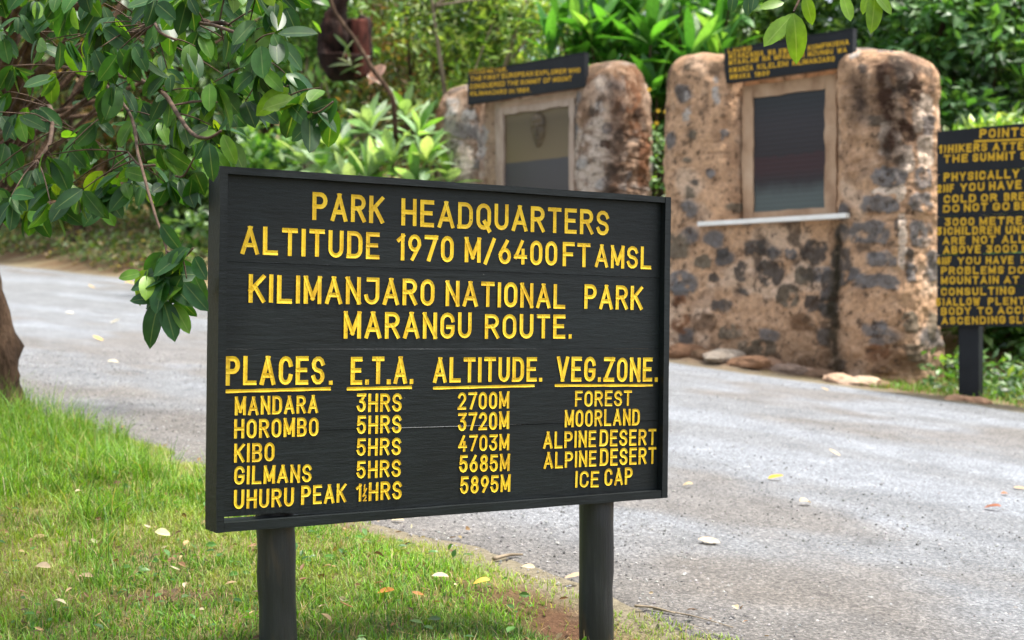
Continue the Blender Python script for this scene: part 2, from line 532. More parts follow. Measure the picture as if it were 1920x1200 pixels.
sp = np.maximum(sp, np.clip(hole * 1.4, 0, 1)[..., None])
colg = colg * (1 - sp) + soil * sp
edge_d = sstep(-0.12, 0.0, q_)[..., None] * (q_ < fe_ + 0.2)[..., None]
colg = colg * (1 - edge_d) + dirt * edge_d
bank = sstep(0.1, 0.4, q_ - fe_)[..., None]
bsoil = np.array([0.15, 0.09, 0.05]); blit = np.array([0.26, 0.21, 0.12])
bm = sstep(0.4, 0.65, n_b * 0.5 + n_a * 0.5)[..., None]
colg = colg * (1 - bank) + (bsoil * (1 - bm) + blit * bm) * bank
rb = (np.exp(-((q_ - fe_ - 0.36) / 0.24) ** 2) * sstep(4.7, 5.5, t_) * sstep(9.5, 8.0, t_))[..., None]
colg = colg * (1 - rb) + np.array([0.36, 0.225, 0.14]) * (0.45 + 1.1 * n_b[..., None]) * rb
V = np.stack([X, Y, Z], -1).reshape(-1, 3)
ny, nx = X.shape
ii = (np.arange(ny - 1)[:, None] * nx + np.arange(nx - 1)[None]).ravel()
Fg = np.stack([ii, ii + 1, ii + nx + 1, ii + nx], -1)
M['soil'] = attr_mat('soil_and_turf', 0.95, 55, 0.5, 70, 0.8, 0.02, 0.1)
tag(obj('ground', V, Fg, M['soil'], None, colg.reshape(-1, 3), True), kind='structure')

# ------------------------------------------------------------------ road: worn tarmac with grit
def road_mat():
    m, nt, b = new_mat('worn_tarmac')
    a = nt.nodes.new('ShaderNodeAttribute'); a.attribute_name = 'Col'
    v = obvec(nt)
    n1 = noise_node(nt, 62, 5, v, 0.8)
    r1 = ramp(nt, n1.outputs['Fac'], [(0.30, (0.22,) * 3), (0.5, (0.92,) * 3), (0.68, (1.9,) * 3)])
    vo = nt.nodes.new('ShaderNodeTexVoronoi'); vo.inputs['Scale'].default_value = 120
    nt.links.new(v, vo.inputs['Vector'])
    r2 = ramp(nt, vo.outputs['Color'], [(0.1, (0.72,) * 3), (0.6, (1.0,) * 3), (0.95, (1.4, 1.36, 1.3))])
    n3 = noise_node(nt, 4.0, 5, v, 0.6)
    r3 = ramp(nt, n3.outputs['Fac'], [(0.3, (0.8, 0.8, 0.8)), (0.7, (1.18, 1.18, 1.18))])
    c = mixc(nt, 1.0, a.outputs['Color'], r1.outputs[0], 'MULTIPLY')
    c = mixc(nt, 1.0, c, r2.outputs[0], 'MULTIPLY')
    c = mixc(nt, 1.0, c, r3.outputs[0], 'MULTIPLY')
    nt.links.new(c, b.inputs['Base Color'])
    b.inputs['Roughness'].default_value = 0.78
    b.inputs['Specular IOR Level'].default_value = 0.35
    bump(nt, b, n1.outputs['Fac'], 0.9, 0.012)
    return m
M['road'] = road_mat()
ts = np.concatenate([np.arange(-24, -5, 0.2), np.arange(-5, 9, 0.035), np.arange(9, 60, 0.2)])
us = np.linspace(0, 1, 90) 
T, U = np.meshgrid(ts, us)
jn = 0.42 * (fbm(np.stack([T * 1.9, T * 0, T * 0], -1), 6, 5) - 0.5)
jf = 0.25 * (fbm(np.stack([T * 1.7, T * 0 + 9, T * 0], -1), 4, 6) - 0.5)
Q = (0.0 + jn) * (1 - U) + (far_edge(T) + jf) * U
Xr = 0.487 + T * -0.676 + Q * 0.737; Yr = 4.15 + T * 0.737 + Q * 0.676
# (dir, normal) are orthonormal to within 1e-3
Zr = plane(Xr, Yr) + 0.004 + 0.012 * (fbm(xy3(Xr, Yr, 0.9), 2, 8) - 0.5) * sstep(0, 0.4, Q) * sstep(0, 0.4, far_edge(T) - Q)
fe_far_ = far_edge(T)
we_ = sstep(0.15, 0.40, qn(Xr, Yr)) * (1 - sstep(fe_far_ - 0.4, fe_far_ - 0.15, qn(Xr, Yr)))
Zr = Zr - 0.05 * (U < 0.001)
Zr = Zr * we_ + (zg(Xr, Yr) + 0.004 - 0.05 * ((U < 0.001) | (U > 0.999))) * (1 - we_)
base_r = np.array([0.160, 0.168, 0.178]); light = np.array([0.212, 0.230, 0.256]); brown = np.array([0.125, 0.108, 0.090])
pa = sstep(0.47, 0.62, fbm(np.stack([T * 0.55, Q * 2.0, T * 0], -1), 4, 12))[..., None]
pb = sstep(0.50, 0.66, fbm(np.stack([T * 0.8, Q * 1.3, T * 0 + 4], -1), 4, 13))[..., None]
pa = pa * 0.65
colr = base_r * (1 - pa) + light * pa
colr = colr * (1 - 0.6 * pb) + brown * 0.6 * pb
nb = (sstep(1.3, 0.0, Q + 0.5 * (fbm(xy3(Xr, Yr, 3.0), 3, 14) - 0.5)) * 0.75)[..., None]
colr = colr * (1 - nb) + brown * nb
nyr, nxr = T.shape
ii = (np.arange(nyr - 1)[:, None] * nxr + np.arange(nxr - 1)[None]).ravel()
Fr = np.stack([ii, ii + nxr, ii + nxr + 1, ii + 1], -1)
road = obj('road', np.stack([Xr, Yr, Zr], -1).reshape(-1, 3), Fr, M['road'], None, colr.reshape(-1, 3), True)
tag(road, kind='structure')

def road_z(x, y): return plane(x, y) + 0.004

# loose grit lying on the road
ng = 26000
tg = rng.uniform(-4.0, 8.0, ng); qg = np.abs(rng.normal(0, 1.5, ng)) + 0.03
k = rng.random(ng) < 0.45
qg[k] = rng.uniform(0, 6.8, k.sum())
xg = 0.487 - 0.676 * tg + 0.737 * qg; yg = 4.15 + 0.737 * tg + 0.676 * qg
sg = 0.0022 + 0.0052 * rng.random(ng) ** 3
octa = np.array([[1, 0, 0], [0, 1, 0], [-1, 0, 0], [0, -1, 0], [0, 0, 0.75], [0, 0, -0.6]], float)
Vo = octa[None] * sg[:, None, None] * rng.uniform(0.65, 1.35, (ng, 6, 1))
an = rng.uniform(0, 6.28, ng); ca, sa = np.cos(an)[:, None], np.sin(an)[:, None]
Vo = np.stack([Vo[..., 0] * ca - Vo[..., 1] * sa, Vo[..., 0] * sa + Vo[..., 1] * ca, Vo[..., 2]], -1)
Vo += np.stack([xg, yg, plane(xg, yg) + 0.004 + sg * 0.35], -1)[:, None]
fo = np.array([[0, 1, 4], [1, 2, 4], [2, 3, 4], [3, 0, 4], [1, 0, 5], [2, 1, 5], [3, 2, 5], [0, 3, 5]])
Fo = (np.arange(ng)[:, None, None] * 6 + fo[None]).reshape(-1, 3)
cg = (np.array([0.21, 0.206, 0.20]) * (0.25 + 1.6 * rng.random((ng, 1))) * (1 + 0.1 * (rng.random((ng, 3)) - 0.5)))
tag(obj('gravel', Vo.reshape(-1, 3), Fo, M['gravel'], None, np.repeat(cg, 6, 0)), kind='stuff')

# ------------------------------------------------------------------ stroke lettering
def arc(cx, cy, rx, ry, a0, a1, n=9):
    a = np.radians(np.linspace(a0, a1, n))
    return [(cx + rx * math.cos(x), cy + ry * math.sin(x)) for x in a]
G = {
 'A': (.70, [[(0, 0), (.5, 1), (1, 0)], [(.27, .3), (.73, .3)]]),
 'B': (.60, [[(0, 0), (0, 1)] + arc(.58, .76, .38, .24, 90, -90) + [(0, .52)], arc(.58, .26, .42, .26, 90, -90) + [(0, 0)]]),
 'C': (.60, [arc(.5, .72, .5, .28, 5, 180) + arc(.5, .28, .5, .28, 180, 355)]),
 'D': (.62, [[(0, 0), (0, 1)] + arc(.5, .68, .5, .32, 90, 0, 6) + arc(.5, .32, .5, .32, 0, -90, 6) + [(-.06, 0)]]),
 'E': (.54, [[(1, 1), (0, 1), (0, 0), (1, 0)], [(0, .52), (.85, .52)]]),
 'F': (.52, [[(1, 1), (0, 1), (0, 0)], [(0, .5), (.82, .5)]]),
 'G': (.62, [arc(.5, .72, .5, .28, 5, 180) + arc(.5, .28, .5, .28, 180, 360) + [(1, .44), (.55, .44)]]),
 'H': (.60, [[(0, 0), (0, 1)], [(1, 0), (1, 1)], [(0, .5), (1, .5)]]),
 'I': (.0, [[(.5, 0), (.5, 1)]]),
 'J': (.62, [[(.2, 1), (1, 1)] + [(1, .3)] + arc(.5, .28, .5, .28, 0, -175)]),
 'K': (.62, [[(0, 0), (0, 1)], [(1, 1), (0, .42)], [(.32, .6), (1, 0)]]),
 'L': (.56, [[(0, 1), (0, 0), (1, 0)]]),
 'M': (.72, [[(0, 0), (0, 1), (.5, .18), (1, 1), (1, 0)]]),
 'N': (.60, [[(0, 0), (0, 1), (1, 0), (1, 1)]]),
 'O': (.60, [arc(.5, .70, .5, .30, 0, 180) + arc(.5, .30, .5, .30, 180, 360) + ['c']]),
 'P': (.60, [[(0, 0), (0, 1)] + arc(.55, .74, .45, .26, 90, -90) + [(0, .48)]]),
 'Q': (.62, [arc(.5, .70, .5, .30, 0, 180) + arc(.5, .30, .5, .30, 180, 360) + ['c'], [(.6, .25), (1.0, -.12)]]),
 'R': (.62, [[(0, 0), (0, 1)] + arc(.53, .75, .45, .25, 90, -90) + [(0, .5)], [(.5, .5), (1, 0)]]),
 'S': (.58, [arc(.5, .75, .5, .25, 10, 270) + arc(.5, .25, .5, .25, 90, -170)]),
 'T': (.60, [[(0, 1), (1, 1)], [(.5, 1), (.5, 0)]]),
 'U': (.60, [[(0, 1)] + arc(.5, .30, .5, .30, 180, 360) + [(1, 1)]]),
 'V': (.66, [[(0, 1), (.5, 0), (1, 1)]]),
 'W': (.85, [[(0, 1), (.25, 0), (.5, .85), (.75, 0), (1, 1)]]),
 'X': (.62, [[(0, 0), (1, 1)], [(0, 1), (1, 0)]]),
 'Y': (.62, [[(0, 1), (.5, .48), (1, 1)], [(.5, .48), (.5, 0)]]),
 'Z': (.58, [[(0, 1), (1, 1), (0, 0), (1, 0)]]),
 '0': (.54, [arc(.5, .70, .5, .30, 0, 180) + arc(.5, .30, .5, .30, 180, 360) + ['c']]),
 '1': (.22, [[(0, .82), (1, 1), (1, 0)]]),
 '2': (.54, [arc(.5, .72, .5, .28, 170, -35) + [(0, 0), (1, 0)]]),
 '3': (.54, [[(0, 1), (.95, 1), (.42, .6)] + arc(.48, .3, .5, .30, 85, -165)]),
 '4': (.58, [[(.62, 1), (0, .28), (1, .28)], [(.74, .58), (.74, 0)]]),
 '5': (.54, [[(.95, 1), (.08, 1), (.03, .55)] + arc(.48, .32, .52, .32, 130, -165)]),
 '6': (.54, [[(.7, 1), (.08, .45)] + arc(.5, .30, .5, .30, 160, -200, 16)]),
 '7': (.54, [[(0, 1), (1, 1), (.28, 0)]]),
 '8': (.54, [arc(.5, .77, .43, .23, -90, 270, 14) + ['c'], arc(.5, .27, .5, .27, 90, 450, 14) + ['c']]),
 '9': (.54, [[(.3, 0), (.92, .55)] + arc(.5, .70, .5, .30, -20, 340, 16)]),
 '/': (.48, [[(0, -.05), (1, 1.05)]]),
 '.': (.02, [[(.5, 0), (.5, .03)]]),
 ',': (.04, [[(.5, .04), (.3, -.1)]]),
 ')': (.14, [arc(-.6, .5, 1.6, .62, 50, -50, 7)]),
 ' ': (.28, []),
}

def ribbon(pts, w, closed):
    """mitred flat stroke: left, middle and right line of points"""
    p = np.array(pts, float)
    keep = [0] + [i for i in range(1, len(p)) if np.hypot(*(p[i] - p[i - 1])) > 1e-6]
    p = p[keep]
    if closed and np.hypot(*(p[0] - p[-1])) < 1e-6: p = p[:-1]
    n = len(p)
    Lp, Rp = [], []
    for i in range(n):
        a = p[i] - p[i - 1] if (i > 0 or closed) else p[1] - p[0]
        b = p[(i + 1) % n] - p[i] if (i < n - 1 or closed) else p[-1] - p[-2]
        a, b = nrm(a), nrm(b)
        na, nb_ = np.array([-a[1], a[0]]), np.array([-b[1], b[0]])
        m = na + nb_
        l = np.hypot(*m)
        if l < 1e-3: m, s = na, 1
        else:
            m = m / l
            s = min(1 / max(np.dot(m, na), 0.2), 1.6)
        Lp.append(p[i] + m * w / 2 * s); Rp.append(p[i] - m * w / 2 * s)
    return np.array(Lp), p, np.array(Rp)

def word_mesh(text, width, height, th, mb, frame, lift=0.0012, groove=0.0011, gap=0.17, fixed=None):
    """frame = (origin, ex, ey, ez) in world space; routed letters with a shallow V across each stroke"""
    o, ex, ey, ez = frame
    gl = [G[c] for c in text]
    stroke = th * height
    nat = sum(g[0] for g in gl) + gap * (len(gl) - 1) + 0.0
    # widths are of centre lines: add one stroke per glyph
    sx = (width - stroke * len(gl)) / max(nat, 0.05) if width else fixed
    x = stroke / 2
    rnd = random.Random(text)
    for ci, (gw, strokes) in enumerate(gl):
        jy = rnd.uniform(-0.012, 0.012) * height
        for si, st in enumerate(strokes):
          if True:
            closed = st[-1] == 'c'
            pts = st[:-1] if closed else st
            pts = [(x + px_ * gw * sx, stroke / 2 + py_ * (height - stroke) + jy) for px_, py_ in pts]
            if gw == 0.0: pts = [(x, p_[1]) for p_ in pts]
            if text[ci] in '.,' : pts = [(x + (p_[0] - x) * 0.4, max(p_[1], -0.2 * height)) for p_ in pts]
            pieces = [pts]
            if not closed:
                pieces, cur, cor = [], [pts[0]], [0.5]
                for i_ in range(1, len(pts)):
                    cur.append(pts[i_])
                    if 0 < i_ < len(pts) - 1:
                        a_ = nrm(np.subtract(pts[i_], pts[i_ - 1])); b_ = nrm(np.subtract(pts[i_ + 1], pts[i_]))
                        if np.dot(a_, b_) < -0.15:
                            pieces.append(cur); cur = [pts[i_]]; cor.append(0.62)
                pieces.append(cur); cor.append(0.5)
                ext = []
                for k_, pc_ in enumerate(pieces):
                    pc_ = [np.array(v_, float) for v_ in pc_]
                    pc_[0] = pc_[0] + nrm(pc_[0] - pc_[1]) * stroke * cor[k_]; pc_[-1] = pc_[-1] + nrm(pc_[-1] - pc_[-2]) * stroke * cor[k_ + 1]
                    ext.append(pc_)
                pieces = ext
          for pi_, pts in enumerate(pieces):
            Lp, Mp, Rp = ribbon(pts, stroke * rnd.uniform(0.94, 1.06), closed)
            if text[ci] not in 'Q,/)':
                for r_p in (Lp, Mp, Rp): r_p[:, 1] = np.clip(r_p[:, 1], -0.012 * height + jy, 1.012 * height + jy)
            n = len(Mp)
            h = lift + 0.00012 * si + 0.00009 * pi_
            V = np.array([o + a[0] * ex + a[1] * ey + ez * hh for row in ((Lp, h), (Mp, h - groove), (Rp, h)) for a, hh in ((a, row[1]) for a in row[0])])
            Fc = []
            for i in range(n if closed else n - 1):
                j = (i + 1) % n
                Fc.append([i, n + i, n + j, j]); Fc.append([n + i, 2 * n + i, 2 * n + j, n + j])
            mb.add(V, Fc)
        x += gw * sx + gap * sx + stroke

class Plane:
    """a flat board: pixels of the photograph to points on it"""
    def __init__(s, p0, ex, ey):
        s.p0, s.ex = np.asarray(p0, float), nrm(ex)
        s.ez = nrm(np.cross(s.ex, nrm(ey)))
        s.ey = np.cross(s.ez, s.ex)
    def at(s, px, py):
        r = ray(px, py); c = np.array([0, 0, CAMZ])
        return c + r * (np.dot(s.p0 - c, s.ez) / np.dot(r, s.ez))
    def frame(s, bl, br):
        a, b = s.at(*bl), s.at(*br)
        ex = nrm(b - a)
        return (a, ex, np.cross(s.ez, ex), s.ez), np.linalg.norm(b - a)

def letter_word(pl, text, xl, yl, xr, yr, ytop, th, mat, parent, **kw):
    fr, w = pl.frame((xl, yl), (xr, yr))
    h = np.linalg.norm(pl.at(xl, ytop) - pl.at(xl, yl))
    mb = MB()
    word_mesh(text, w, h, th, mb, fr, **kw)
    return mb.build('lettering', mat, parent)

# ------------------------------------------------------------------ the large headquarters sign
ZL = 3.32
TL, BL = P(413, 311, ZL), P(405, 1000, ZL)
ZR = ZL * 689 / 563.5
TR, BR = P(1262, 370, ZR), P(1248, 933.5, ZR)
cen = (TL + BL + TR + BR) / 4
eu = nrm((TR + BR - TL - BL) / 2); ev0 = (TL + TR - BL - BR) / 2
ev = nrm(ev0 - eu * np.dot(ev0, eu)); en = np.cross(eu, ev)
if en[1] > 0: en = -en
HW = np.linalg.norm((TR + BR - TL - BL) / 2) / 2; HH = np.linalg.norm(ev0) / 2
PANEL = 0.021                                   # the planks sit this far behind the front of the frame
front = Plane(cen, eu, ev)
panel = Plane(cen - en * PANEL, eu, ev)
gx, gy = cen[0], cen[1]
hq = thing('information_sign', 'large black timber board on two posts lettered in yellow with a table of route altitudes', 'sign board',
           (gx, gy, zg1(gx, gy)), math.atan2(eu[1], eu[0]))
FW, FD = 0.020, 0.076                            # frame face width and depth
def wavy_bar(c, ax, ha, b1, h1, b2, h2, seed, n=26, amp=0.0016):
    """a sawn timber bar with slightly uneven edges"""
    s = np.linspace(-ha, ha, n)
    V = []
    for i, si in enumerate(s):
        j = [amp * (vnoise(np.array([si * 9 + 50, seed * 3.1, k_ * 7.7]), seed) - 0.5) for k_ in range(4)]
        for k_, (s1, s2) in enumerate(((-1, -1), (1, -1), (1, 1), (-1, 1))):
            V.append(c + ax * si + b1 * (s1 * h1 + j[k_]) + b2 * (s2 * h2 + j[(k_ + 1) % 4] * 0.6))
    Fc = []
    for i in range(n - 1):
        for k_ in range(4):
            k2 = (k_ + 1) % 4
            Fc.append([i * 4 + k_, (i + 1) * 4 + k_, (i + 1) * 4 + k2, i * 4 + k2])
    Fc += [[0, 1, 2, 3], [4 * n - 1, 4 * n - 2, 4 * n - 3, 4 * n - 4]]
    return V, Fc
def cpt(u, v, d=0.0): return cen + eu * u + ev * v - en * d
for u0 in (-1, 1):
    mb = MB(); mb.add(*wavy_bar(cpt(u0 * (HW - FW / 2), 0, FD / 2), ev, HH, eu, FW / 2, en, FD / 2, 4 + u0))
    mb.build('frame_stile', M['black_paint'], hq)
for v0 in (-1, 1):
    hgt = FW * (1.12 if v0 < 0 else 0.85)
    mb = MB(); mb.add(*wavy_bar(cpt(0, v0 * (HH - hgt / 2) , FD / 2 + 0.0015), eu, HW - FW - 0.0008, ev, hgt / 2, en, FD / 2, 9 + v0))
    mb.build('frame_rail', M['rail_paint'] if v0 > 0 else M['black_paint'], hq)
# four planks, the seams measured on the photograph
def local_v(px, py):
    return np.dot(panel.at(px, py) - cen, ev)
inner = HW - FW - 0.001
sl = [(HH - FW * 0.85 - 0.001,) * 2,
      (local_v(415, 490), local_v(1238, 521)),
      (local_v(412, 655), local_v(1240, 654)),
      (local_v(412, 812), local_v(1240, 788)),
      (-(HH - FW * 1.12) + 0.001,) * 2]
nseg = 60
for i in range(4):
    s = np.linspace(-1, 1, nseg)
    top = sl[i][0] + (sl[i][1] - sl[i][0]) * (s + 1) / 2
    bot = sl[i + 1][0] + (sl[i + 1][1] - sl[i + 1][0]) * (s + 1) / 2
    if i > 0: top = top - 0.0003 - 0.0002 * vnoise(np.stack([s * 6, s * 0 + i, s * 0], -1), 3)
    if i < 3: bot = bot + 0.0003 + 0.0002 * vnoise(np.stack([s * 6, s * 0 + i + 9, s * 0], -1), 4)
    if i == 3:
        top = top - 0.0022 * np.exp(-((s + 0.05) / 0.42) ** 4)
        bot = bot + 0.0085 * sstep(-0.68, -0.76, s) + 0.002 * sstep(-0.6, -0.7, s)
    off = PANEL + (0, 0.0012, 0.0003, 0.0016)[i]
    V, Fc = [], []
    for j in range(nseg):
        u = s[j] * inner
        V += [cpt(u, bot[j], off), cpt(u, top[j], off), cpt(u, top[j], off + 0.024), cpt(u, bot[j], off + 0.024)]
    for j in range(nseg - 1):
        for k_ in range(4):
            k2 = (k_ + 1) % 4
            Fc.append([j * 4 + k_, j * 4 + k2, (j + 1) * 4 + k2, (j + 1) * 4 + k_][::-1])
    Fc += [[0, 1, 2, 3], [4 * nseg - 1, 4 * nseg - 2, 4 * nseg - 3, 4 * nseg - 4]]
    mb = MB(); mb.add(V, Fc); mb.build('plank', M['black_paint'], hq)
# posts: round, behind the board
for (pxt, pyt, pxb, pyb, wpx) in ((516, 970, 522, 1200, 71), (1118, 930, 1117, 1200, 64)):
    pt = panel.at(pxt, pyt)
    D = pt[1]
    pt = P(pxt, pyt, D + 0.075)
    r = wpx * (D + 0.075) / F / 2
    pb_ = P(pxb, pyb, D + 0.075)
    ax = nrm(pt - pb_)
    zlow = zg1(pb_[0], pb_[1]) - 0.12
    base = pb_ + ax * (zlow - pb_[2]) / ax[2]
    topp = pt + ax * (cen[2] + 0.30 - pt[2]) / ax[2]
    # the upper end sits behind the planks
    path = [base + (topp - base) * f for f in np.linspace(0, 1, 30)]
    Vp, Fp = tube(path, [r * (1.02 - 0.03 * f) for f in np.linspace(0, 1, 30)], 28, 5, 0.006)
    back = np.dot(Vp - (cen - en * (PANEL + 0.0265)), en)
    Vp = np.where((back > 0)[:, None] & (Vp[:, 2] > cen[2] - HH - 0.02)[:, None], Vp - en * back[:, None], Vp)
    mb = MB(); mb.add(Vp, Fp); mb.build('post', M['post'], hq, True)

WORDS = [
 ('PARK', 585, 412.5, 719, 420, 360), ('HEADQUARTERS', 752, 423, 1141, 441.6, 372),
 ('ALTITUDE', 451, 476, 711, 486, 423), ('1970', 743.6, 488, 850, 492, 438), ('M/6400', 871, 492, 1044, 498.6, 445), ('FT', 1054.6, 499.5, 1106.5, 501, 454), ('AMSL', 1115, 501, 1220.5, 505.5, 458),
 ('KILIMANJARO', 465.5, 567, 814, 573.6, 513.6), ('NATIONAL', 835, 573.6, 1059.4, 578.4, 525.6), ('PARK', 1095, 579, 1204, 582, 533),
 ('MARANGU', 644, 634.5, 883.6, 634.5, 583.5), ('ROUTE.', 908.5, 635, 1072, 635, 588.6),
 ('PLACES', 421.8, 723, 608, 721, 668), ('.', 615, 721, 624, 721, 668),
 ('E.T.A.', 657, 721, 775, 719.6, 669), ('ALTITUDE', 811.7, 717.7, 1006, 715, 670), ('.', 1009, 715, 1017, 715, 668), ('VEG.ZONE.', 1043, 715.6, 1233, 715.6, 668.7),
 ('MANDARA', 440, 779, 596, 774.5, 744), ('HOROMBO', 438.5, 822.6, 596.7, 817, 786.5), ('KIBO', 438.5, 867.6, 514, 864.5, 832), ('GILMANS', 438.5, 909, 583.4, 903.7, 874.4),
 ('UHURU', 438, 954.6, 550.4, 948.5, 919), ('PEAK', 564.3, 947, 648.5, 941.7, 911),
 ('3HRS', 668.6, 772.6, 752.5, 771, 738), ('5HRS', 669, 814, 752, 811.5, 779.4), ('5HRS', 668.5, 855, 751, 852.8, 822), ('5HRS', 668.5, 897.5, 751, 893.5, 864.5),
 ('1', 667, 940.7, 677, 940, 907.7), ('HRS', 690.8, 939, 752.5, 935.5, 904.5),
 ('2700M', 858, 768, 954, 765.8, 735.6), ('3720M', 858.6, 808, 954, 804, 774), ('4703M', 859, 847, 954, 844, 816), ('5685M', 860.8, 886, 954.8, 883, 853.4), ('5895M', 862.6, 926, 956, 922, 893),
 ('FOREST', 1077.6, 762.4, 1184, 761, 732.5), ('MOORLAND', 1058.4, 801, 1199, 797, 769),
 ('ALPINE', 1018, 841.4, 1117, 838, 809.6), ('DESERT', 1123.8, 836.8, 1229.6, 834, 805.5), ('ALPINE', 1019, 879, 1117.6, 874.4, 848), ('DESERT', 1124.4, 873.5, 1229.6, 869, 841),
 ('ICE', 1078, 914.5, 1122, 913, 883.6), ('CAP', 1133, 911.4, 1185.5, 907.7, 879),
]
for (tx, xl, yl, xr, yr, yt) in WORDS:
    if tx == '.':
        mb = MB()
        c = (panel.at(xl, yl) + panel.at(xr, yr)) / 2 + ev * 0.0045 + en * 0.0012
        mb.add(*box8(c, eu * 0.0050, ev * 0.0050, en * 0.0008)); mb.build('lettering', M['yellow'], hq)
    else:
        letter_word(panel, tx, xl, yl, xr, yr, yt, 0.158, M['yellow'], hq, gap=0.2 if len(tx) > 2 else 0.17)
# the small half in 1 1/2
for tx, xl, yl, xr, yr, yt in (('1', 681, 922, 684, 922, 908), ('/', 679, 931, 689, 929, 917), ('2', 680.5, 939.5, 687, 939, 927)):
    letter_word(panel, tx, xl, yl, xr, yr, yt, 0.2, M['yellow'], hq)
for (xl, yl, xr, yr, th) in ((414.7, 734, 620, 728.5, 6.2), (650, 729, 772, 726, 6.0), (811.7, 727.5, 1002, 722.8, 5.2), (1040, 722.6, 1224, 722.2, 4.8)):
    a, b = panel.at(xl, yl), panel.at(xr, yr)
    e = nrm(b - a); up_ = np.cross(panel.ez, e)
    hh = th * a[1] / F / 2
    mb = MB()
    L = np.linalg.norm(b - a)
    V = []
    for x in np.linspace(0, L, 30):
        w = hh * (1 + 0.12 * math.sin(x * 70))
        V += [a + e * x + up_ * w + panel.ez * 0.0012, a + e * x + panel.ez * 0.0002, a + e * x - up_ * w + panel.ez * 0.0012]
    Fc = []
    for i in range(29):
        Fc += [[3 * i, 3 * i + 1, 3 * i + 4, 3 * i + 3], [3 * i + 1, 3 * i + 2, 3 * i + 5, 3 * i + 4]]
    mb.add(V, Fc); mb.build('underline', M['yellow'], hq)

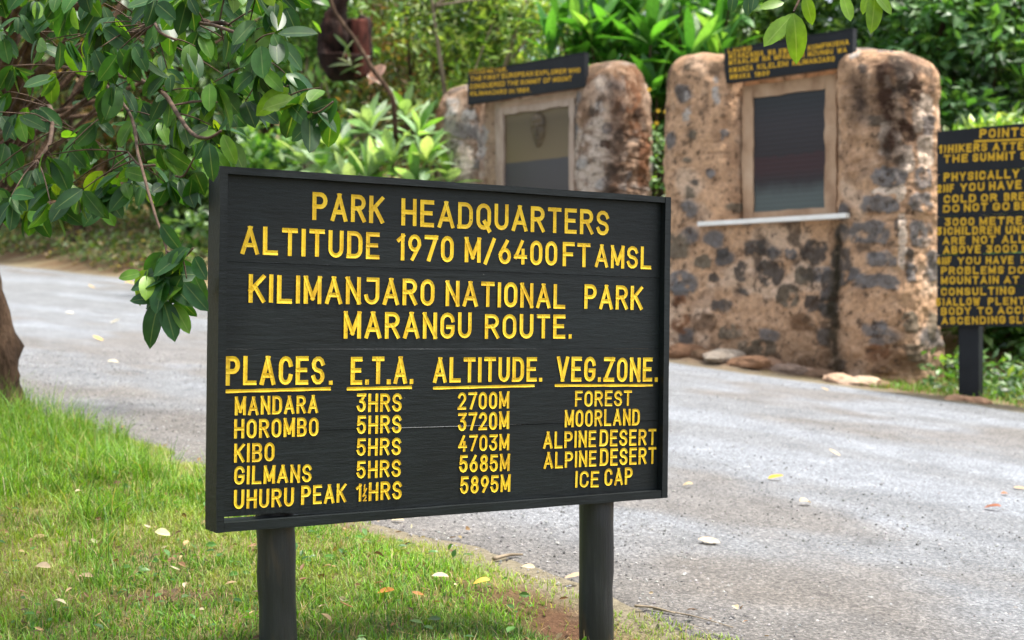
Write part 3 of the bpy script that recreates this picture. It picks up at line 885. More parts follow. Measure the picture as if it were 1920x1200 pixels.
# ------------------------------------------------------------------ the two stone monuments
WD = nrm(np.array([0.72, -0.69, 0.0])); ND = np.array([-0.69, -0.72, 0.0]) / np.hypot(0.69, 0.72)
def monument(label, C, H, zl, seed, dome, style):
    cx, cy = C
    zb = zg1(cx, cy)
    root = thing('stone_monument', label, 'monument', (cx, cy, zb), math.atan2(WD[1], WD[0]))
    A, R = style.get('right', (1.05, 0.44))
    AL, RL = style.get('left', (A, R))
    rec = style.get('rec', 0.10)
    na_, nf_, nb_ = 110, 150, 24
    zs = np.unique(np.concatenate([np.linspace(-0.6, zl - 0.001, 150), [zl + 0.001], np.linspace(zl + 0.004, H - dome, 130), H - dome + dome * np.sin(np.linspace(0, math.pi / 2, 34))]))
    rows_s, rows_o, rows_z, rows_a = [], [], [], []
    for z in zs:
        fL, fR = (rec, rec) if z > zl else (0.41, 0.33)
        bat = 0.06 * max(0, (1.0 - z)) * 0.5
        E2 = 2 / 2.7
        pw = lambda v: np.sign(v) * np.abs(v) ** E2
        thL = math.pi - math.asin(min((fL / RL) ** (1 / E2), 0.97)); thR = math.pi - math.asin((fR / R) ** (1 / E2))
        a = np.linspace(-math.pi / 2, thL, na_)
        s = list(-AL - RL * pw(np.cos(a))); o = list(RL * pw(np.sin(a)))
        s0, o0 = s[-1], o[-1]
        b = np.linspace(thR, -math.pi / 2, na_)
        s1, o1 = A + R * float(pw(math.cos(thR))), R * float(pw(math.sin(thR)))
        f = np.linspace(0, 1, nf_ + 2)[1:-1]
        s += list(s0 + (s1 - s0) * f); o += list(o0 + (o1 - o0) * f)
        s += list(A + R * pw(np.cos(b))); o += list(R * pw(np.sin(b)))
        f = np.linspace(0, 1, nb_ + 2)[1:-1]
        s += list(A - (A + AL) * f); o += list(-R + (R - RL) * f)
        s, o = np.array(s), np.array(o)
        k = 1.0
        if z > H - dome: k = max(0.0, 1 - ((z - (H - dome)) / dome) ** 2.6) ** (1 / 2.6)
        axs = np.clip(s, -AL, A)
        s2 = axs + (s - axs) * k * (1 + bat); o2 = o * k * (1 + bat)
        if z > H - dome: o2 = o * k
        rows_s.append(s2); rows_o.append(o2); rows_z.append(np.full(len(s), z))
        rows_a.append(np.concatenate([[0], np.cumsum(np.hypot(np.diff(s), np.diff(o)))]))
    S, O, Zz, Aa = map(np.array, (rows_s, rows_o, rows_z, rows_a))
    nr, nc = S.shape
    # outward direction in plan
    ds = np.roll(S, -1, 1) - np.roll(S, 1, 1); do = np.roll(O, -1, 1) - np.roll(O, 1, 1)
    ln = np.maximum(np.hypot(ds, do), 1e-6)
    nS, nO = -do / ln, ds / ln
    P3 = np.stack([S, O, Zz], -1)
    big = fbm(P3 * 1.6, 3, seed) - 0.5
    mid = fbm(P3 * 5.5, 4, seed + 5) - 0.5
    fine = fbm(P3 * 17, 3, seed + 9) - 0.5
    # embedded stones
    us_, vs_ = S * 4.2 + 0.25 * mid, Zz * 5.2 + 0.25 * big
    us_ = np.where(np.abs(O) > 0.2, (S + O * 0.8) * 4.2, us_) + 0.2 * mid
    f1, f2, cid = worley2(us_, vs_, seed)
    st_shape = sstep(0.02, 0.16, f2 - f1)
    inplug = (S < A - R * 0.9) & (S > -AL + RL * 0.9) & (Zz > zl)
    dens = np.clip(style['stone'](S, Zz), 0, 1)
    stone = st_shape * (cid < dens) * (~inplug) * sstep(0.62, 0.38, f1)
    rough_amt = np.where(inplug, 0.35, 1.0)
    disp = rough_amt * (0.07 * big + 0.06 * mid + 0.045 * fine) + 0.008 * stone - 0.006 * (1 - st_shape) * (cid < dens + 0.25) * (~inplug)
    kk = np.where(Zz > H - dome, 0.6, 1.0)
    S = S + nS * disp * kk; O = O + nO * disp * kk; Zz = Zz + np.where(Zz > H - dome * 1.2, 0.10 * big + 0.04 * mid, 0)
    # named stones, patches and painted sun dapples, measured on the photograph and laid on the wall where they are
    zt_f = 1 + style['tilt'] * (-S) * sstep(zl, H, Zz)
    Zz = Zz * zt_f
    Wp = np.array([cx, cy, 0]) + S[..., None] * WD + O[..., None] * ND + np.array([0, 0, 1.0]) * (Zz + zb)[..., None]
    PX = 960 + F * Wp[..., 0] / Wp[..., 1]; PY = 600 - F * (Wp[..., 2] - CAMZ) / Wp[..., 1]
    facing = (nS * WD[0] + nO * ND[0]) * Wp[..., 0] + (nS * WD[1] + nO * ND[1]) * Wp[..., 1] < 0.5
    wx = 15 * (fbm(P3 * 6, 3, seed + 61) - 0.5) + 9 * (fbm(P3 * 24, 2, seed + 62) - 0.5); wy = 15 * (fbm(P3 * 6, 3, seed + 63) - 0.5) + 9 * (fbm(P3 * 24, 2, seed + 64) - 0.5)
    wear = sstep(0.26, 0.40, fbm(P3 * 13, 3, seed + 65))
    put = []
    for (sx_, sy_, hw_, hh_, ci_) in style['put']:
        d_ = (np.abs((PX - sx_ + wx) / (hw_ * 1.12)) ** 3.2 + np.abs((PY - sy_ + wy) / (hh_ * 1.12)) ** 3.2)
        m_ = sstep(1.25, 0.75, d_) * facing * wear
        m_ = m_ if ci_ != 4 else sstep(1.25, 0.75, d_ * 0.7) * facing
        put.append((m_, ci_))
        if ci_ < 4: S = S + nS * 0.012 * m_; O = O + nO * 0.012 * m_
    # colours of plaster, stones and stains, with sun dapples painted in
    pl = np.array(style['plaster']); c = np.tile(pl, (nr, nc, 1))
    v1 = fbm(P3 * 2.3, 4, seed + 31); v2 = fbm(P3 * 8, 4, seed + 41); v3 = fbm(P3 * np.array([3, 3, 1.0]), 4, seed + 51)
    def blend(c, col, m): return c * (1 - m[..., None]) + np.array(col) * m[..., None]
    c = blend(c, style['pale'], sstep(0.55, 0.68, v1) * 0.8)
    c = blend(c, style['brown'], sstep(0.5, 0.66, v2) * style['brown_amt'])
    sc = np.where(cid < dens * 0.55, 0, np.where(cid < dens * 0.8, 1, 2))
    stc = np.array(style['stones'])[sc]
    c = c * (1 - stone[..., None] * 0.92) + stc * stone[..., None] * 0.92
    for m_, ci_ in put:
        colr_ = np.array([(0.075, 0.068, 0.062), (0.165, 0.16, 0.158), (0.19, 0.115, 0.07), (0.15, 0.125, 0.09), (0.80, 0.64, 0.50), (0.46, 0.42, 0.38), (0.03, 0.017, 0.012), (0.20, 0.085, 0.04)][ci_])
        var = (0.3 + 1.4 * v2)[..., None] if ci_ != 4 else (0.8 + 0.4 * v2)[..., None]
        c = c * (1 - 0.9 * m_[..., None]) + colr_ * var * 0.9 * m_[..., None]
    crack = (1 - sstep(0.0, 0.07, f2 - f1)) * (cid < dens + 0.3) * (~inplug)
    c = blend(c, (0.09, 0.055, 0.035), crack * 0.55)
    for (ss, z0_, z1_, w, col, amt) in style['stains']:
        m = np.exp(-((S - ss - 0.08 * (v1 - 0.5) * 4) / w) ** 2) * sstep(z0_ - 0.15, z0_ + 0.15, Zz) * sstep(z1_ + 0.2, z1_ - 0.2, Zz) * (O > -0.1)
        c = blend(c, col, np.clip(m * amt * (0.45 + 1.1 * v2), 0, 1))
    lich = sstep(style['lich'], style['lich'] + 0.07, v3 * 0.6 + v2 * 0.4)
    c = blend(c, (0.05, 0.04, 0.032), lich * 0.75 * (~inplug))
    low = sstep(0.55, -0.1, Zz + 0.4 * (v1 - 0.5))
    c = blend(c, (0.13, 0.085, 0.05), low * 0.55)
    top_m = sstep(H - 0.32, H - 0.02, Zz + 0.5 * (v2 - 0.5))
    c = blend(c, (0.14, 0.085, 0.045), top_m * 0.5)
    W3 = np.array([cx, cy, 0]) + S[..., None] * WD + O[..., None] * ND + np.array([0, 0, 1.0]) * (Zz + zb)[..., None]
    ii = np.arange(nr - 1)[:, None] * nc + np.arange(nc)[None]
    i2 = np.arange(nr - 1)[:, None] * nc + (np.arange(nc)[None] + 1) % nc
    Fm = np.stack([ii, ii + nc, i2 + nc, i2], -1).reshape(-1, 4)
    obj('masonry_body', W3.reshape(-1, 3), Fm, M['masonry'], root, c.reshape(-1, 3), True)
    return root, zb

def mplane(C, out):
    p0 = np.array([C[0], C[1], 0]) + ND * out
    return Plane(p0, WD, (0, 0, 1))

def slab(pl, x0, y0t, y0b, x1, y1t, y1b, thick, n=1):
    """upright slab whose front shows at those pixels"""
    a, b = pl.at(x0, (y0t + y0b) / 2), pl.at(x1, (y1t + y1b) / 2)
    zt = (pl.at(x0, y0t)[2] + pl.at(x1, y1t)[2]) / 2; zb = (pl.at(x0, y0b)[2] + pl.at(x1, y1b)[2]) / 2
    c = (a + b) / 2; c[2] = (zt + zb) / 2
    hw = np.linalg.norm((b - a)[:2]) / 2
    return c, hw, (zt - zb) / 2

def frame_ring(pl, c, hw, hh, bw, depth, out0, seed, mat, root, name):
    """a moulded surround of four bars butted end to end round an opening"""
    mb = MB()
    ez = pl.ez if pl.ez[1] < 0 else -pl.ez
    upv = np.array([0, 0, 1.0])
    for sgn in (-1, 1):
        mb.add(*wavy_bar(c + WD * sgn * (hw + bw / 2) + ez * (out0 - depth / 2), upv, hh + bw, WD, bw / 2, ez, depth / 2, seed + sgn, 40, 0.022))
        mb.add(*wavy_bar(c + upv * sgn * (hh + bw / 2) + ez * (out0 - depth / 2 - 0.003), WD, hw - 0.001, upv, bw / 2, ez, depth / 2, seed + 5 + sgn, 40, 0.022))
    return mb.build(name, mat, root)

CR, CL = (2.73, 13.54), (0.30, 15.90)
zgR = zg1(*CR)
zlR = P(1450, 413, 13.3)[2] - zgR
HR = 3.06
PUT_R = [(1420, 466, 22, 14, 0), (1355, 472, 9, 9, 0), (1483, 478, 10, 9, 1), (1526, 472, 20, 20, 0), (1321, 490, 14, 10, 3), (1388, 508, 11, 17, 0), (1444, 512, 22, 20, 0), (1510, 515, 15, 20, 3), (1579, 487, 20, 20, 0), (1564, 524, 24, 14, 0), (1339, 523, 9, 8, 0), (1279, 529, 24, 18, 1), (1270, 463, 18, 22, 3), (1351, 572, 20, 11, 0), (1477, 553, 18, 19, 3), (1528, 568, 18, 14, 0), (1511, 596, 9, 7, 2), (1393, 547, 8, 6, 0), (1273, 566, 14, 8, 7), (1321, 604, 20, 14, 2), (1276, 607, 18, 14, 7), (1369, 622, 18, 12, 3), (1420, 652, 32, 16, 3), (1558, 610, 18, 8, 2), (1573, 685, 16, 10, 0),
 (1630, 436, 34, 20, 1), (1684, 430, 9, 15, 0), (1726, 438, 20, 22, 1), (1652, 488, 26, 13, 1), (1747, 500, 12, 26, 1), (1642, 529, 37, 13, 1), (1702, 481, 8, 16, 0), (1708, 511, 9, 14, 1), (1639, 616, 20, 14, 1), (1708, 604, 14, 18, 3), (1645, 660, 22, 14, 7), (1747, 610, 9, 24, 3), (1717, 661, 16, 16, 3), (1651, 692, 18, 7, 2),
 (1669, 187, 14, 10, 0), (1652, 226, 20, 10, 3), (1737, 235, 12, 22, 1), (1705, 250, 14, 16, 6), (1714, 164, 15, 32, 6), (1618, 132, 9, 9, 0), (1652, 148, 8, 12, 3), (1668, 332, 30, 18, 1), (1731, 333, 16, 18, 1), (1652, 383, 32, 15, 1), (1726, 377, 18, 16, 1), (1659, 90, 16, 8, 1), (1602, 98, 8, 10, 5),
 (1666, 164, 6, 18, 4), (1674, 204, 14, 8, 4), (1668, 260, 16, 26, 4), (1736, 198, 10, 16, 4), (1702, 136, 6, 12, 4), (1721, 222, 8, 22, 4), (1736, 284, 12, 24, 4), (1699, 297, 12, 20, 4), (1690, 220, 8, 14, 4), (1690, 360, 6, 10, 4), (1660, 358, 22, 5, 4), (1690, 450, 6, 40, 4),  # dappled sunlight on the right pillar, painted as pale patches of colour
 (1359, 253, 7, 8, 1), (1333, 324, 8, 7, 1), (1294, 363, 8, 10, 3), (1301, 254, 6, 7, 3), (1292, 124, 6, 7, 3), (1342, 173, 5, 28, 5), (1287, 202, 4, 28, 5), (1304, 342, 5, 5, 0), (1376, 389, 16, 8, 3), (1290, 300, 6, 5, 3), (1355, 219, 5, 4, 2)]
PUT_L = [(853, 240, 12, 14, 6), (1160, 157, 16, 14, 5), (883, 220, 12, 14, 5), (847, 200, 10, 16, 5), (905, 267, 8, 30, 5), (1140, 240, 9, 10, 1), (1160, 293, 12, 9, 4), (1187, 167, 12, 40, 7), (1133, 267, 10, 7, 6), (1167, 200, 9, 9, 1), (1123, 200, 7, 8, 5), (847, 320, 10, 8, 0), (827, 233, 7, 50, 7), (1207, 300, 12, 50, 7), (853, 277, 12, 12, 3), (1190, 240, 10, 14, 7), (1120, 310, 8, 12, 3), (1175, 330, 9, 10, 1), (870, 300, 14, 20, 4), (1150, 345, 8, 8, 0), (885, 165, 9, 8, 5), (1200, 215, 9, 9, 6)]
style_r = dict(plaster=(0.56, 0.345, 0.205), pale=(0.66, 0.47, 0.33), brown=(0.27, 0.155, 0.09), brown_amt=0.45, lich=0.615,
    stones=[(0.105, 0.10, 0.098), (0.16, 0.15, 0.145), (0.20, 0.11, 0.06)],
    stone=lambda s, z: np.where(z < zlR, 0.20, 0.05), tilt=0.035, left=(0.93, 0.445), right=(1.04, 0.42),
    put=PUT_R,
    stains=[(0.70, -0.3, zlR - 0.1, 0.075, (0.04, 0.032, 0.02), 1.15), (1.28, 1.9, 2.9, 0.16, (0.05, 0.025, 0.015), 1.1), (0.95, 2.2, 2.7, 0.14, (0.06, 0.04, 0.03), 0.8)])
style_l = dict(plaster=(0.38, 0.26, 0.18), pale=(0.54, 0.45, 0.37), brown=(0.16, 0.085, 0.045), brown_amt=0.75, lich=0.555,
    stones=[(0.13, 0.12, 0.115), (0.36, 0.33, 0.30), (0.17, 0.09, 0.05)],
    stone=lambda s, z: np.where(np.abs(s) > 0.55, 0.42, 0.3), tilt=0.0, left=(1.08, 0.42), right=(1.12, 0.37), rec=0.19,
    put=PUT_L,
    stains=[(-1.40, 0.5, 2.6, 0.10, (0.06, 0.04, 0.03), 1.0), (1.35, 1.4, 2.9, 0.14, (0.10, 0.045, 0.02), 0.9), (-0.95, 1.4, 2.6, 0.15, (0.50, 0.44, 0.38), 0.6)])
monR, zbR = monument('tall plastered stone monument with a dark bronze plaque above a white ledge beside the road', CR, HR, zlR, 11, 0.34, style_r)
monL, zbL = monument('lichen mottled stone monument with a portrait plaque standing further back behind the black route board', CL, 2.96, 1.42, 57, 0.62, style_l)

# plaque, niche surround and ledge of the right one
plq = mplane(CR, 0.135)
c, hw, hh = slab(plq, 1416, 183, 398, 1550, 168, 390, 0.03)
M['plaque_dark'] = plaque_mat('dark_bronze_plaque', [(0, (0.020, 0.015, 0.018)), (0.78, (0.026, 0.022, 0.026)), (1.0, (0.018, 0.020, 0.024))],
                              [(0.0, (0.085, 0.105, 0.10)), (0.18, (0.075, 0.09, 0.088)), (0.30, (0.022, 0.016, 0.019)), (0.40, (0.034, 0.013, 0.016))], 0.52, 0.10, 24)
mb = MB(); mb.add(*wavy_bar(c - ND * 0.0, WD, hw, np.array([0, 0, 1.0]), hh, ND, 0.02, 3)); mb.build('plaque', M['plaque_dark'], monR)
frame_ring(plq, c, hw, hh, 0.125, 0.10, 0.038, 31, M['plaster'], monR, 'niche_surround')
lp = mplane(CR, 0.46)
a, b = lp.at(1310, 419), lp.at(1588, 405)
zc = (a[2] + b[2]) / 2
mid_ = (a + b) / 2; mid_[2] = zc
mb = MB(); mb.add(*wavy_bar(mid_ - ND * 0.10, nrm(b * [1, 1, 0] - a * [1, 1, 0]), np.linalg.norm((b - a)[:2]) / 2, ND, 0.12, np.array([0, 0, 1.0]), 0.021, 8, 30))
mb.build('ledge', M['white_stone'], monR)

# plaque with the portrait of the left one
plL = mplane(CL, 0.225)
c, hw, hh = slab(plL, 949, 212, 400, 1073, 203, 398, 0.03)
ztop = c[2] + hh; zlow = zbL + 1.50
c[2] = (ztop + zlow) / 2; hh = (ztop - zlow) / 2
M['plaque_tan'] = plaque_mat('two_tone_plaque', [(0, (0.155, 0.112, 0.06)), (0.8, (0.10, 0.072, 0.038)), (1.0, (0.135, 0.098, 0.052))],
                             [(0.0, (0.055, 0.047, 0.047)), (0.3, (0.062, 0.055, 0.056)), (0.4, (0.06, 0.055, 0.058))], 0.0, 0.02, 30)
# the tan field is a quarter of the way up where the lettering starts
zs_split = (P(1010, 300, 15.6)[2] - zlow) / (2 * hh)
el = M['plaque_tan'].node_tree.nodes
for nd in el:
    if nd.type == 'VALTORGB' and len(nd.color_ramp.elements) == 7:
        for e, ppos in zip(list(nd.color_ramp.elements), (0.0, 0.2, zs_split - 0.02, zs_split, zs_split + 0.015, 0.9, 1.0)): e.position = ppos
mb = MB(); mb.add(*wavy_bar(c, WD, hw, np.array([0, 0, 1.0]), hh, ND, 0.02, 3)); plaqueL = mb.build('plaque', M['plaque_tan'], monL)
frame_ring(plL, c, hw, hh, 0.075, 0.10, 0.055, 41, M['cast'], monL, 'plaque_surround')
frame_ring(plL, c, hw + 0.075, hh + 0.075, 0.085, 0.10, 0.015, 47, M['cast'], monL, 'niche_surround')
# the cast head: a shallow relief, head turned a little, hair, brow, nose, jaw and neck
pc = plL.at(1012, 243)
U_, V_ = np.meshgrid(np.linspace(-0.17, 0.17, 60), np.linspace(-0.24, 0.22, 76))
def ell(u0, v0, ru, rv, h): return h * np.sqrt(np.clip(1 - ((U_ - u0) / ru) ** 2 - ((V_ - v0) / rv) ** 2, 0, 1))
Hh = np.maximum.reduce([ell(0, 0.06, 0.105, 0.13, 0.062), ell(0.005, -0.03, 0.092, 0.125, 0.058), ell(0.005, -0.12, 0.058, 0.08, 0.045)])
Hh += ell(0.02, 0.0, 0.018, 0.05, 0.022) + ell(0.02, 0.045, 0.075, 0.02, 0.008) + ell(0.02, -0.062, 0.035, 0.014, 0.006) + ell(0.015, -0.11, 0.035, 0.02, 0.008)
Hh -= ell(-0.025, 0.022, 0.022, 0.013, 0.010) + ell(0.062, 0.022, 0.020, 0.013, 0.010)
Hh += ell(-0.095, 0.0, 0.015, 0.03, 0.016) + ell(0, 0.13, 0.095, 0.06, 0.014)
Vr = pc + U_[..., None] * WD + V_[..., None] * np.array([0, 0, 1.0]) + (Hh + 0.016)[..., None] * ND
ii = (np.arange(75)[:, None] * 60 + np.arange(59)[None]).ravel()
keep = (Hh[:-1, :-1] + Hh[1:, :-1] + Hh[:-1, 1:] + Hh[1:, 1:]).ravel() > 0.0005
Fh = np.stack([ii, ii + 1, ii + 61, ii + 60], -1)[keep]
M['bronze_head'] = simple_mat('bronze_relief', [(0.3, (0.06, 0.044, 0.026)), (0.7, (0.14, 0.10, 0.055))], 9, 0.42, 0.2, 0.004)
o = obj('portrait_relief', Vr.reshape(-1, 3), Fh, M['bronze_head'], plaqueL, None, True)

# ------------------------------------------------------------------ the small boards on the monuments
def small_board(label, pl, quad, thick, lines, th, mat, cat='sign board'):
    c, hw, hh = slab(pl, *quad, thick)
    root = thing('name_board', label, cat, (c[0], c[1], c[2] - hh), math.atan2(WD[1], WD[0]))
    mb = MB(); mb.add(*wavy_bar(c - ND * thick / 2, WD, hw, np.array([0, 0, 1.0]), hh, ND, thick / 2, 5))
    mb.build('board', M['black_rough'], root)
    mb = MB()
    mb.add(*wavy_bar(c + np.array([0, 0, hh + 0.006]) - ND * thick / 2, WD, hw + 0.002, np.array([0, 0, 1.0]), 0.0055, ND, thick / 2 + 0.006, 7))
    mb.build('top_strip', M['black_paint'], root)
    for ln in lines: ln = (*ln[:4], ln[4], ln[2] - 0.86 * (ln[2] - ln[5])); letter_word(pl, *ln, th, mat, root, gap=0.22, lift=0.0035, groove=0.001)
    return root
plc = mplane(CR, 0.31)
small_board('long black name board with five yellow Swahili lines resting on the taller monument', plc, (1358, 92, 153, 1599, 57, 126), 0.07, [
    ('LAUWO', 1365, 100, 1409, 95, 88), ('MTANZANIA', 1367, 110.5, 1432, 104.5, 99), ('WA', 1440, 103.8, 1455, 102, 92), ('KWANZA', 1461, 101.5, 1506, 96, 90), ('KUMFIKISHA', 1515, 95, 1592, 83.5, 83.5),
    ('MTAALAM', 1367, 122.5, 1422, 116, 110.5), ('NA', 1430, 115, 1445, 113.5, 103.5), ('MPANDAJI', 1452, 113, 1508, 107, 101.5), ('MZUNGU', 1515, 106, 1562, 101, 95), ('WA', 1570, 100, 1588, 98, 88.5),
    ('KWANZA', 1368, 137, 1412, 131.5, 125.5), ('KILELENI', 1420, 130.5, 1478, 124, 119), ('KILIMANJARO', 1486, 123, 1565, 115, 111.5), ('MWAKA', 1369, 149, 1407, 145.5, 138), ('1889', 1415, 144.5, 1443, 142, 133.5)], 0.21, M['yellow_dull'])
plc2 = mplane(CL, 0.36)
small_board('black name board with four yellow English lines resting on the lichen mottled monument', plc2, (877, 130, 188, 1096, 108, 171), 0.07, [
    ('HANS', 880, 140, 910, 137.5, 128.5), ('MEYER.', 913, 137.3, 951, 134, 126),
    ('THE', 882, 153, 903, 151, 142.5), ('FIRST', 907, 150.5, 937, 148, 140.5), ('EUROPEAN', 941, 147.5, 1000, 142.5, 136.5), ('EXPLORER', 1004, 142.3, 1062, 138, 131.5), ('WHO', 1066, 137.7, 1088, 136, 127),
    ('CONQUERED', 881, 167.3, 947, 161.5, 156.5), ('THE', 951, 161, 972, 159.5, 150.5), ('SUMMIT', 976, 159, 1014, 156, 148.5), ('OF', 1019, 155.6, 1033, 154.5, 145), ('MOUNT', 1037, 154, 1072, 151.3, 143.5),
    ('KILIMANJARO', 882, 180.2, 950, 176, 170), ('IN', 955, 175.7, 965, 175, 165.5), ('1889.', 969, 174.7, 995, 173, 164)], 0.21, M['yellow_dull'])

# ------------------------------------------------------------------ the points sign at the right edge
gp = ground_at(1812, 746)
pd = gp + np.array([-0.02, -0.05, 0])
pp_ = Plane(pd, WD, (0, 0, 1))
c0 = pp_.at(1757, 420); 
cR_ = pp_.at(2075, 420)
pts_sign = thing('advice_sign', 'tall black board of yellow numbered advice for hikers on timber posts at the right', 'sign board', (gp[0], gp[1], gp[2]), math.atan2(WD[1], WD[0]))
topz, botz = pp_.at(1760, 246)[2], pp_.at(1760, 612)[2]
cc = (c0 + cR_) / 2
hw = np.linalg.norm((cR_ - c0)[:2]) / 2
bz = [topz, pp_.at(1765, 327)[2], pp_.at(1765, 407)[2], pp_.at(1765, 478)[2], pp_.at(1765, 539)[2], botz]
for i in range(5):
    c = cc.copy(); c[2] = (bz[i] + bz[i + 1]) / 2
    mb = MB(); mb.add(*wavy_bar(c - ND * (0.02 + 0.002 * (i % 2)), WD, hw, np.array([0, 0, 1.0]), (bz[i] - bz[i + 1]) / 2 - 0.003, ND, 0.02, 60 + i))
    mb.build('plank', M['black_rough'], pts_sign)
for ppx in (1811, 2025):
    pq = pp_.at(ppx, 650); pq = pq - ND * 0.09
    zb_ = zg1(pq[0], pq[1]) - 0.1
    mb = MB(); mb.add(*wavy_bar(np.array([pq[0], pq[1], (zb_ + topz - 0.05) / 2]), np.array([0, 0, 1.0]), (topz - 0.05 - zb_) / 2, WD, 0.088 if ppx < 1900 else 0.085, ND, 0.04, 71))
    mb.build('post', M['black_rough'], pts_sign)
PTS = [
 ('POINTS', 1837, 259, 1927, 255.5, 242.5),
 ('1)HIKERS', 1760.5, 288, 1851, 283.5, 272.5), ('ATTEMPTING', 1861.5, 283, 2008, 277, 268),
 ('THE', 1770, 305.8, 1815, 303.5, 291), ('SUMMIT', 1824, 303.3, 1903.5, 299.7, 288), ('SHOULD', 1914, 299.3, 1998, 295.6, 284),
 ('PHYSICALLY', 1770, 340.5, 1911, 333.5, 324.5),
 ('2)IF', 1757.5, 361.5, 1789, 360, 346.5), ('YOU', 1801, 359.5, 1846, 357.5, 344), ('HAVE', 1855, 357, 1915.5, 354, 341),
 ('COLD', 1770, 381, 1830, 379, 366), ('OR', 1840, 378.6, 1870, 377.5, 364), ('BREATHING', 1883, 377, 1998, 373, 362),
 ('DO', 1769, 398.5, 1799, 397.3, 384.5), ('NOT', 1808, 397, 1852, 395.5, 382), ('GO', 1862, 395, 1893, 394, 380), ('BEYOND', 1902, 394, 1985, 391, 379),
 ('3000', 1772, 423.8, 1827, 422.6, 409), ('METRES', 1837, 422.3, 1934, 420.5, 407.5),
 ('3)CHILDREN', 1756.5, 441, 1875.5, 439, 426), ('UNDER', 1886, 438.8, 1956, 437, 424),
 ('ARE', 1768, 459, 1810, 458, 445), ('NOT', 1824, 457.8, 1867, 456.7, 443), ('ALLOWED', 1879, 456.5, 1988, 454, 441.5),
 ('ABOVE', 1769, 476.2, 1839, 474.6, 461.5), ('3000', 1850, 474.4, 1908, 473, 460), ('METRES', 1917, 472.8, 2012, 470.8, 458.5),
 ('4)IF', 1757, 496.8, 1784, 496.2, 482.5), ('YOU', 1796, 496, 1839, 495.5, 482), ('HAVE', 1849, 495.3, 1900.6, 494.5, 481), ('HEART', 1915, 494.2, 1992, 493, 480),
 ('PROBLEMS', 1765, 514.8, 1882.5, 513.5, 500.5), ('DO', 1892, 513.4, 1921, 513, 499.5),
 ('MOUNTAIN', 1765, 533, 1873, 532, 518.5), ('AT', 1883, 531.8, 1911, 531.5, 518),
 ('CONSULTING', 1765, 554.5, 1903, 552.3, 540),
 ('5)ALLOW', 1755.5, 573.8, 1838, 572.5, 559), ('PLENTY', 1853, 572.3, 1937, 571, 558),
 ('BODY', 1765, 591.2, 1821, 590.2, 576.5), ('TO', 1833, 590, 1861, 589.5, 576), ('ACCLIMATIZE', 1871, 589.3, 2028, 586.5, 575),
 ('ASCENDING', 1766, 608.6, 1885.7, 606.8, 594.5), ('SLOWLY', 1893, 606.7, 1978, 605.5, 592.5),
]
for ln in PTS: letter_word(pp_, *ln, 0.215, M['yellow_dull'], pts_sign, gap=0.26, lift=0.005, groove=0.0012)
a, b = pp_.at(1827, 265), pp_.at(1944, 260.5)
mb = MB(); e_ = nrm(b - a)
mb.add(*box8((a + b) / 2 + pp_.ez * 0.004, e_ * np.linalg.norm(b - a) / 2, np.cross(pp_.ez, e_) * 0.0075, pp_.ez * 0.001)); mb.build('underline', M['yellow_dull'], pts_sign)

# ------------------------------------------------------------------ rubble at the foot of the right monument
def rock(c, r, seed, flat=0.6, n=11):
    th = np.linspace(0, math.pi, n); ph = np.linspace(0, 2 * math.pi, 2 * n, endpoint=False)
    TH, PH = np.meshgrid(th, ph, indexing='ij')
    Dv = np.stack([np.sin(TH) * np.cos(PH), np.sin(TH) * np.sin(PH), np.cos(TH)], -1)
    rr = 0.75 + 0.55 * fbm(Dv * 1.5 + seed * 3.3, 3, seed)
    V = Dv * rr[..., None] * np.array(r) * np.array([1, 1, flat])
    V = V * (1 + 0.6 * (fbm(V * 13 + seed, 3, seed + 3) - 0.5)[..., None])
    a = seed * 1.7
    V = np.stack([V[..., 0] * math.cos(a) - V[..., 1] * math.sin(a), V[..., 0] * math.sin(a) + V[..., 1] * math.cos(a), V[..., 2]], -1) + np.array(c)
    m = 2 * n
    Fc = []
    for i in range(n - 1):
        for j in range(m): Fc.append([i * m + j, (i + 1) * m + j, (i + 1) * m + (j + 1) % m, i * m + (j + 1) % m])
    return V.reshape(-1, 3), np.array(Fc)
ROCKS = [
 (1285, 662, 0.17, (0.30, 0.17, 0.10), 'rust coloured rubble stone at the far end of the foot of the tall monument'),
 (1322, 668, 0.15, (0.24, 0.15, 0.09), 'brown rubble stone left of the pale block below the tall monument'),
 (1360, 672, 0.19, (0.50, 0.43, 0.35), 'pale grey squarish rubble block at the wall foot with grass before it'),
 (1405, 683, 0.17, (0.38, 0.22, 0.13), 'orange brown rubble stone just right of the pale block'),
 (1437, 688, 0.17, (0.42, 0.27, 0.18), 'sandy rubble stone in the middle of the row below the wall'),
 (1475, 697, 0.15, (0.30, 0.22, 0.17), 'grey brown rubble stone under the white ledge'),
 (1508, 700, 0.13, (0.44, 0.30, 0.21), 'small tan rubble stone at the wall foot by the road'),
 (1540, 707, 0.14, (0.22, 0.14, 0.09), 'dark brown rubble stone under the stained seam of the wall'),
 (1573, 716, 0.16, (0.58, 0.40, 0.28), 'broad flat peach coloured rubble slab at the road edge'),
 (1612, 722, 0.15, (0.62, 0.45, 0.33), 'palest peach rubble slab nearest the grass patch'),
 (1648, 724, 0.11, (0.26, 0.17, 0.11), 'low brown rubble stone at the near corner of the wall'),
 (1795, 750, 0.085, (0.52, 0.32, 0.20), 'small flat orange stone left of the advice sign post foot'),
 (1832, 754, 0.10, (0.55, 0.33, 0.20), 'flat orange stone touching the advice sign post foot'),
]
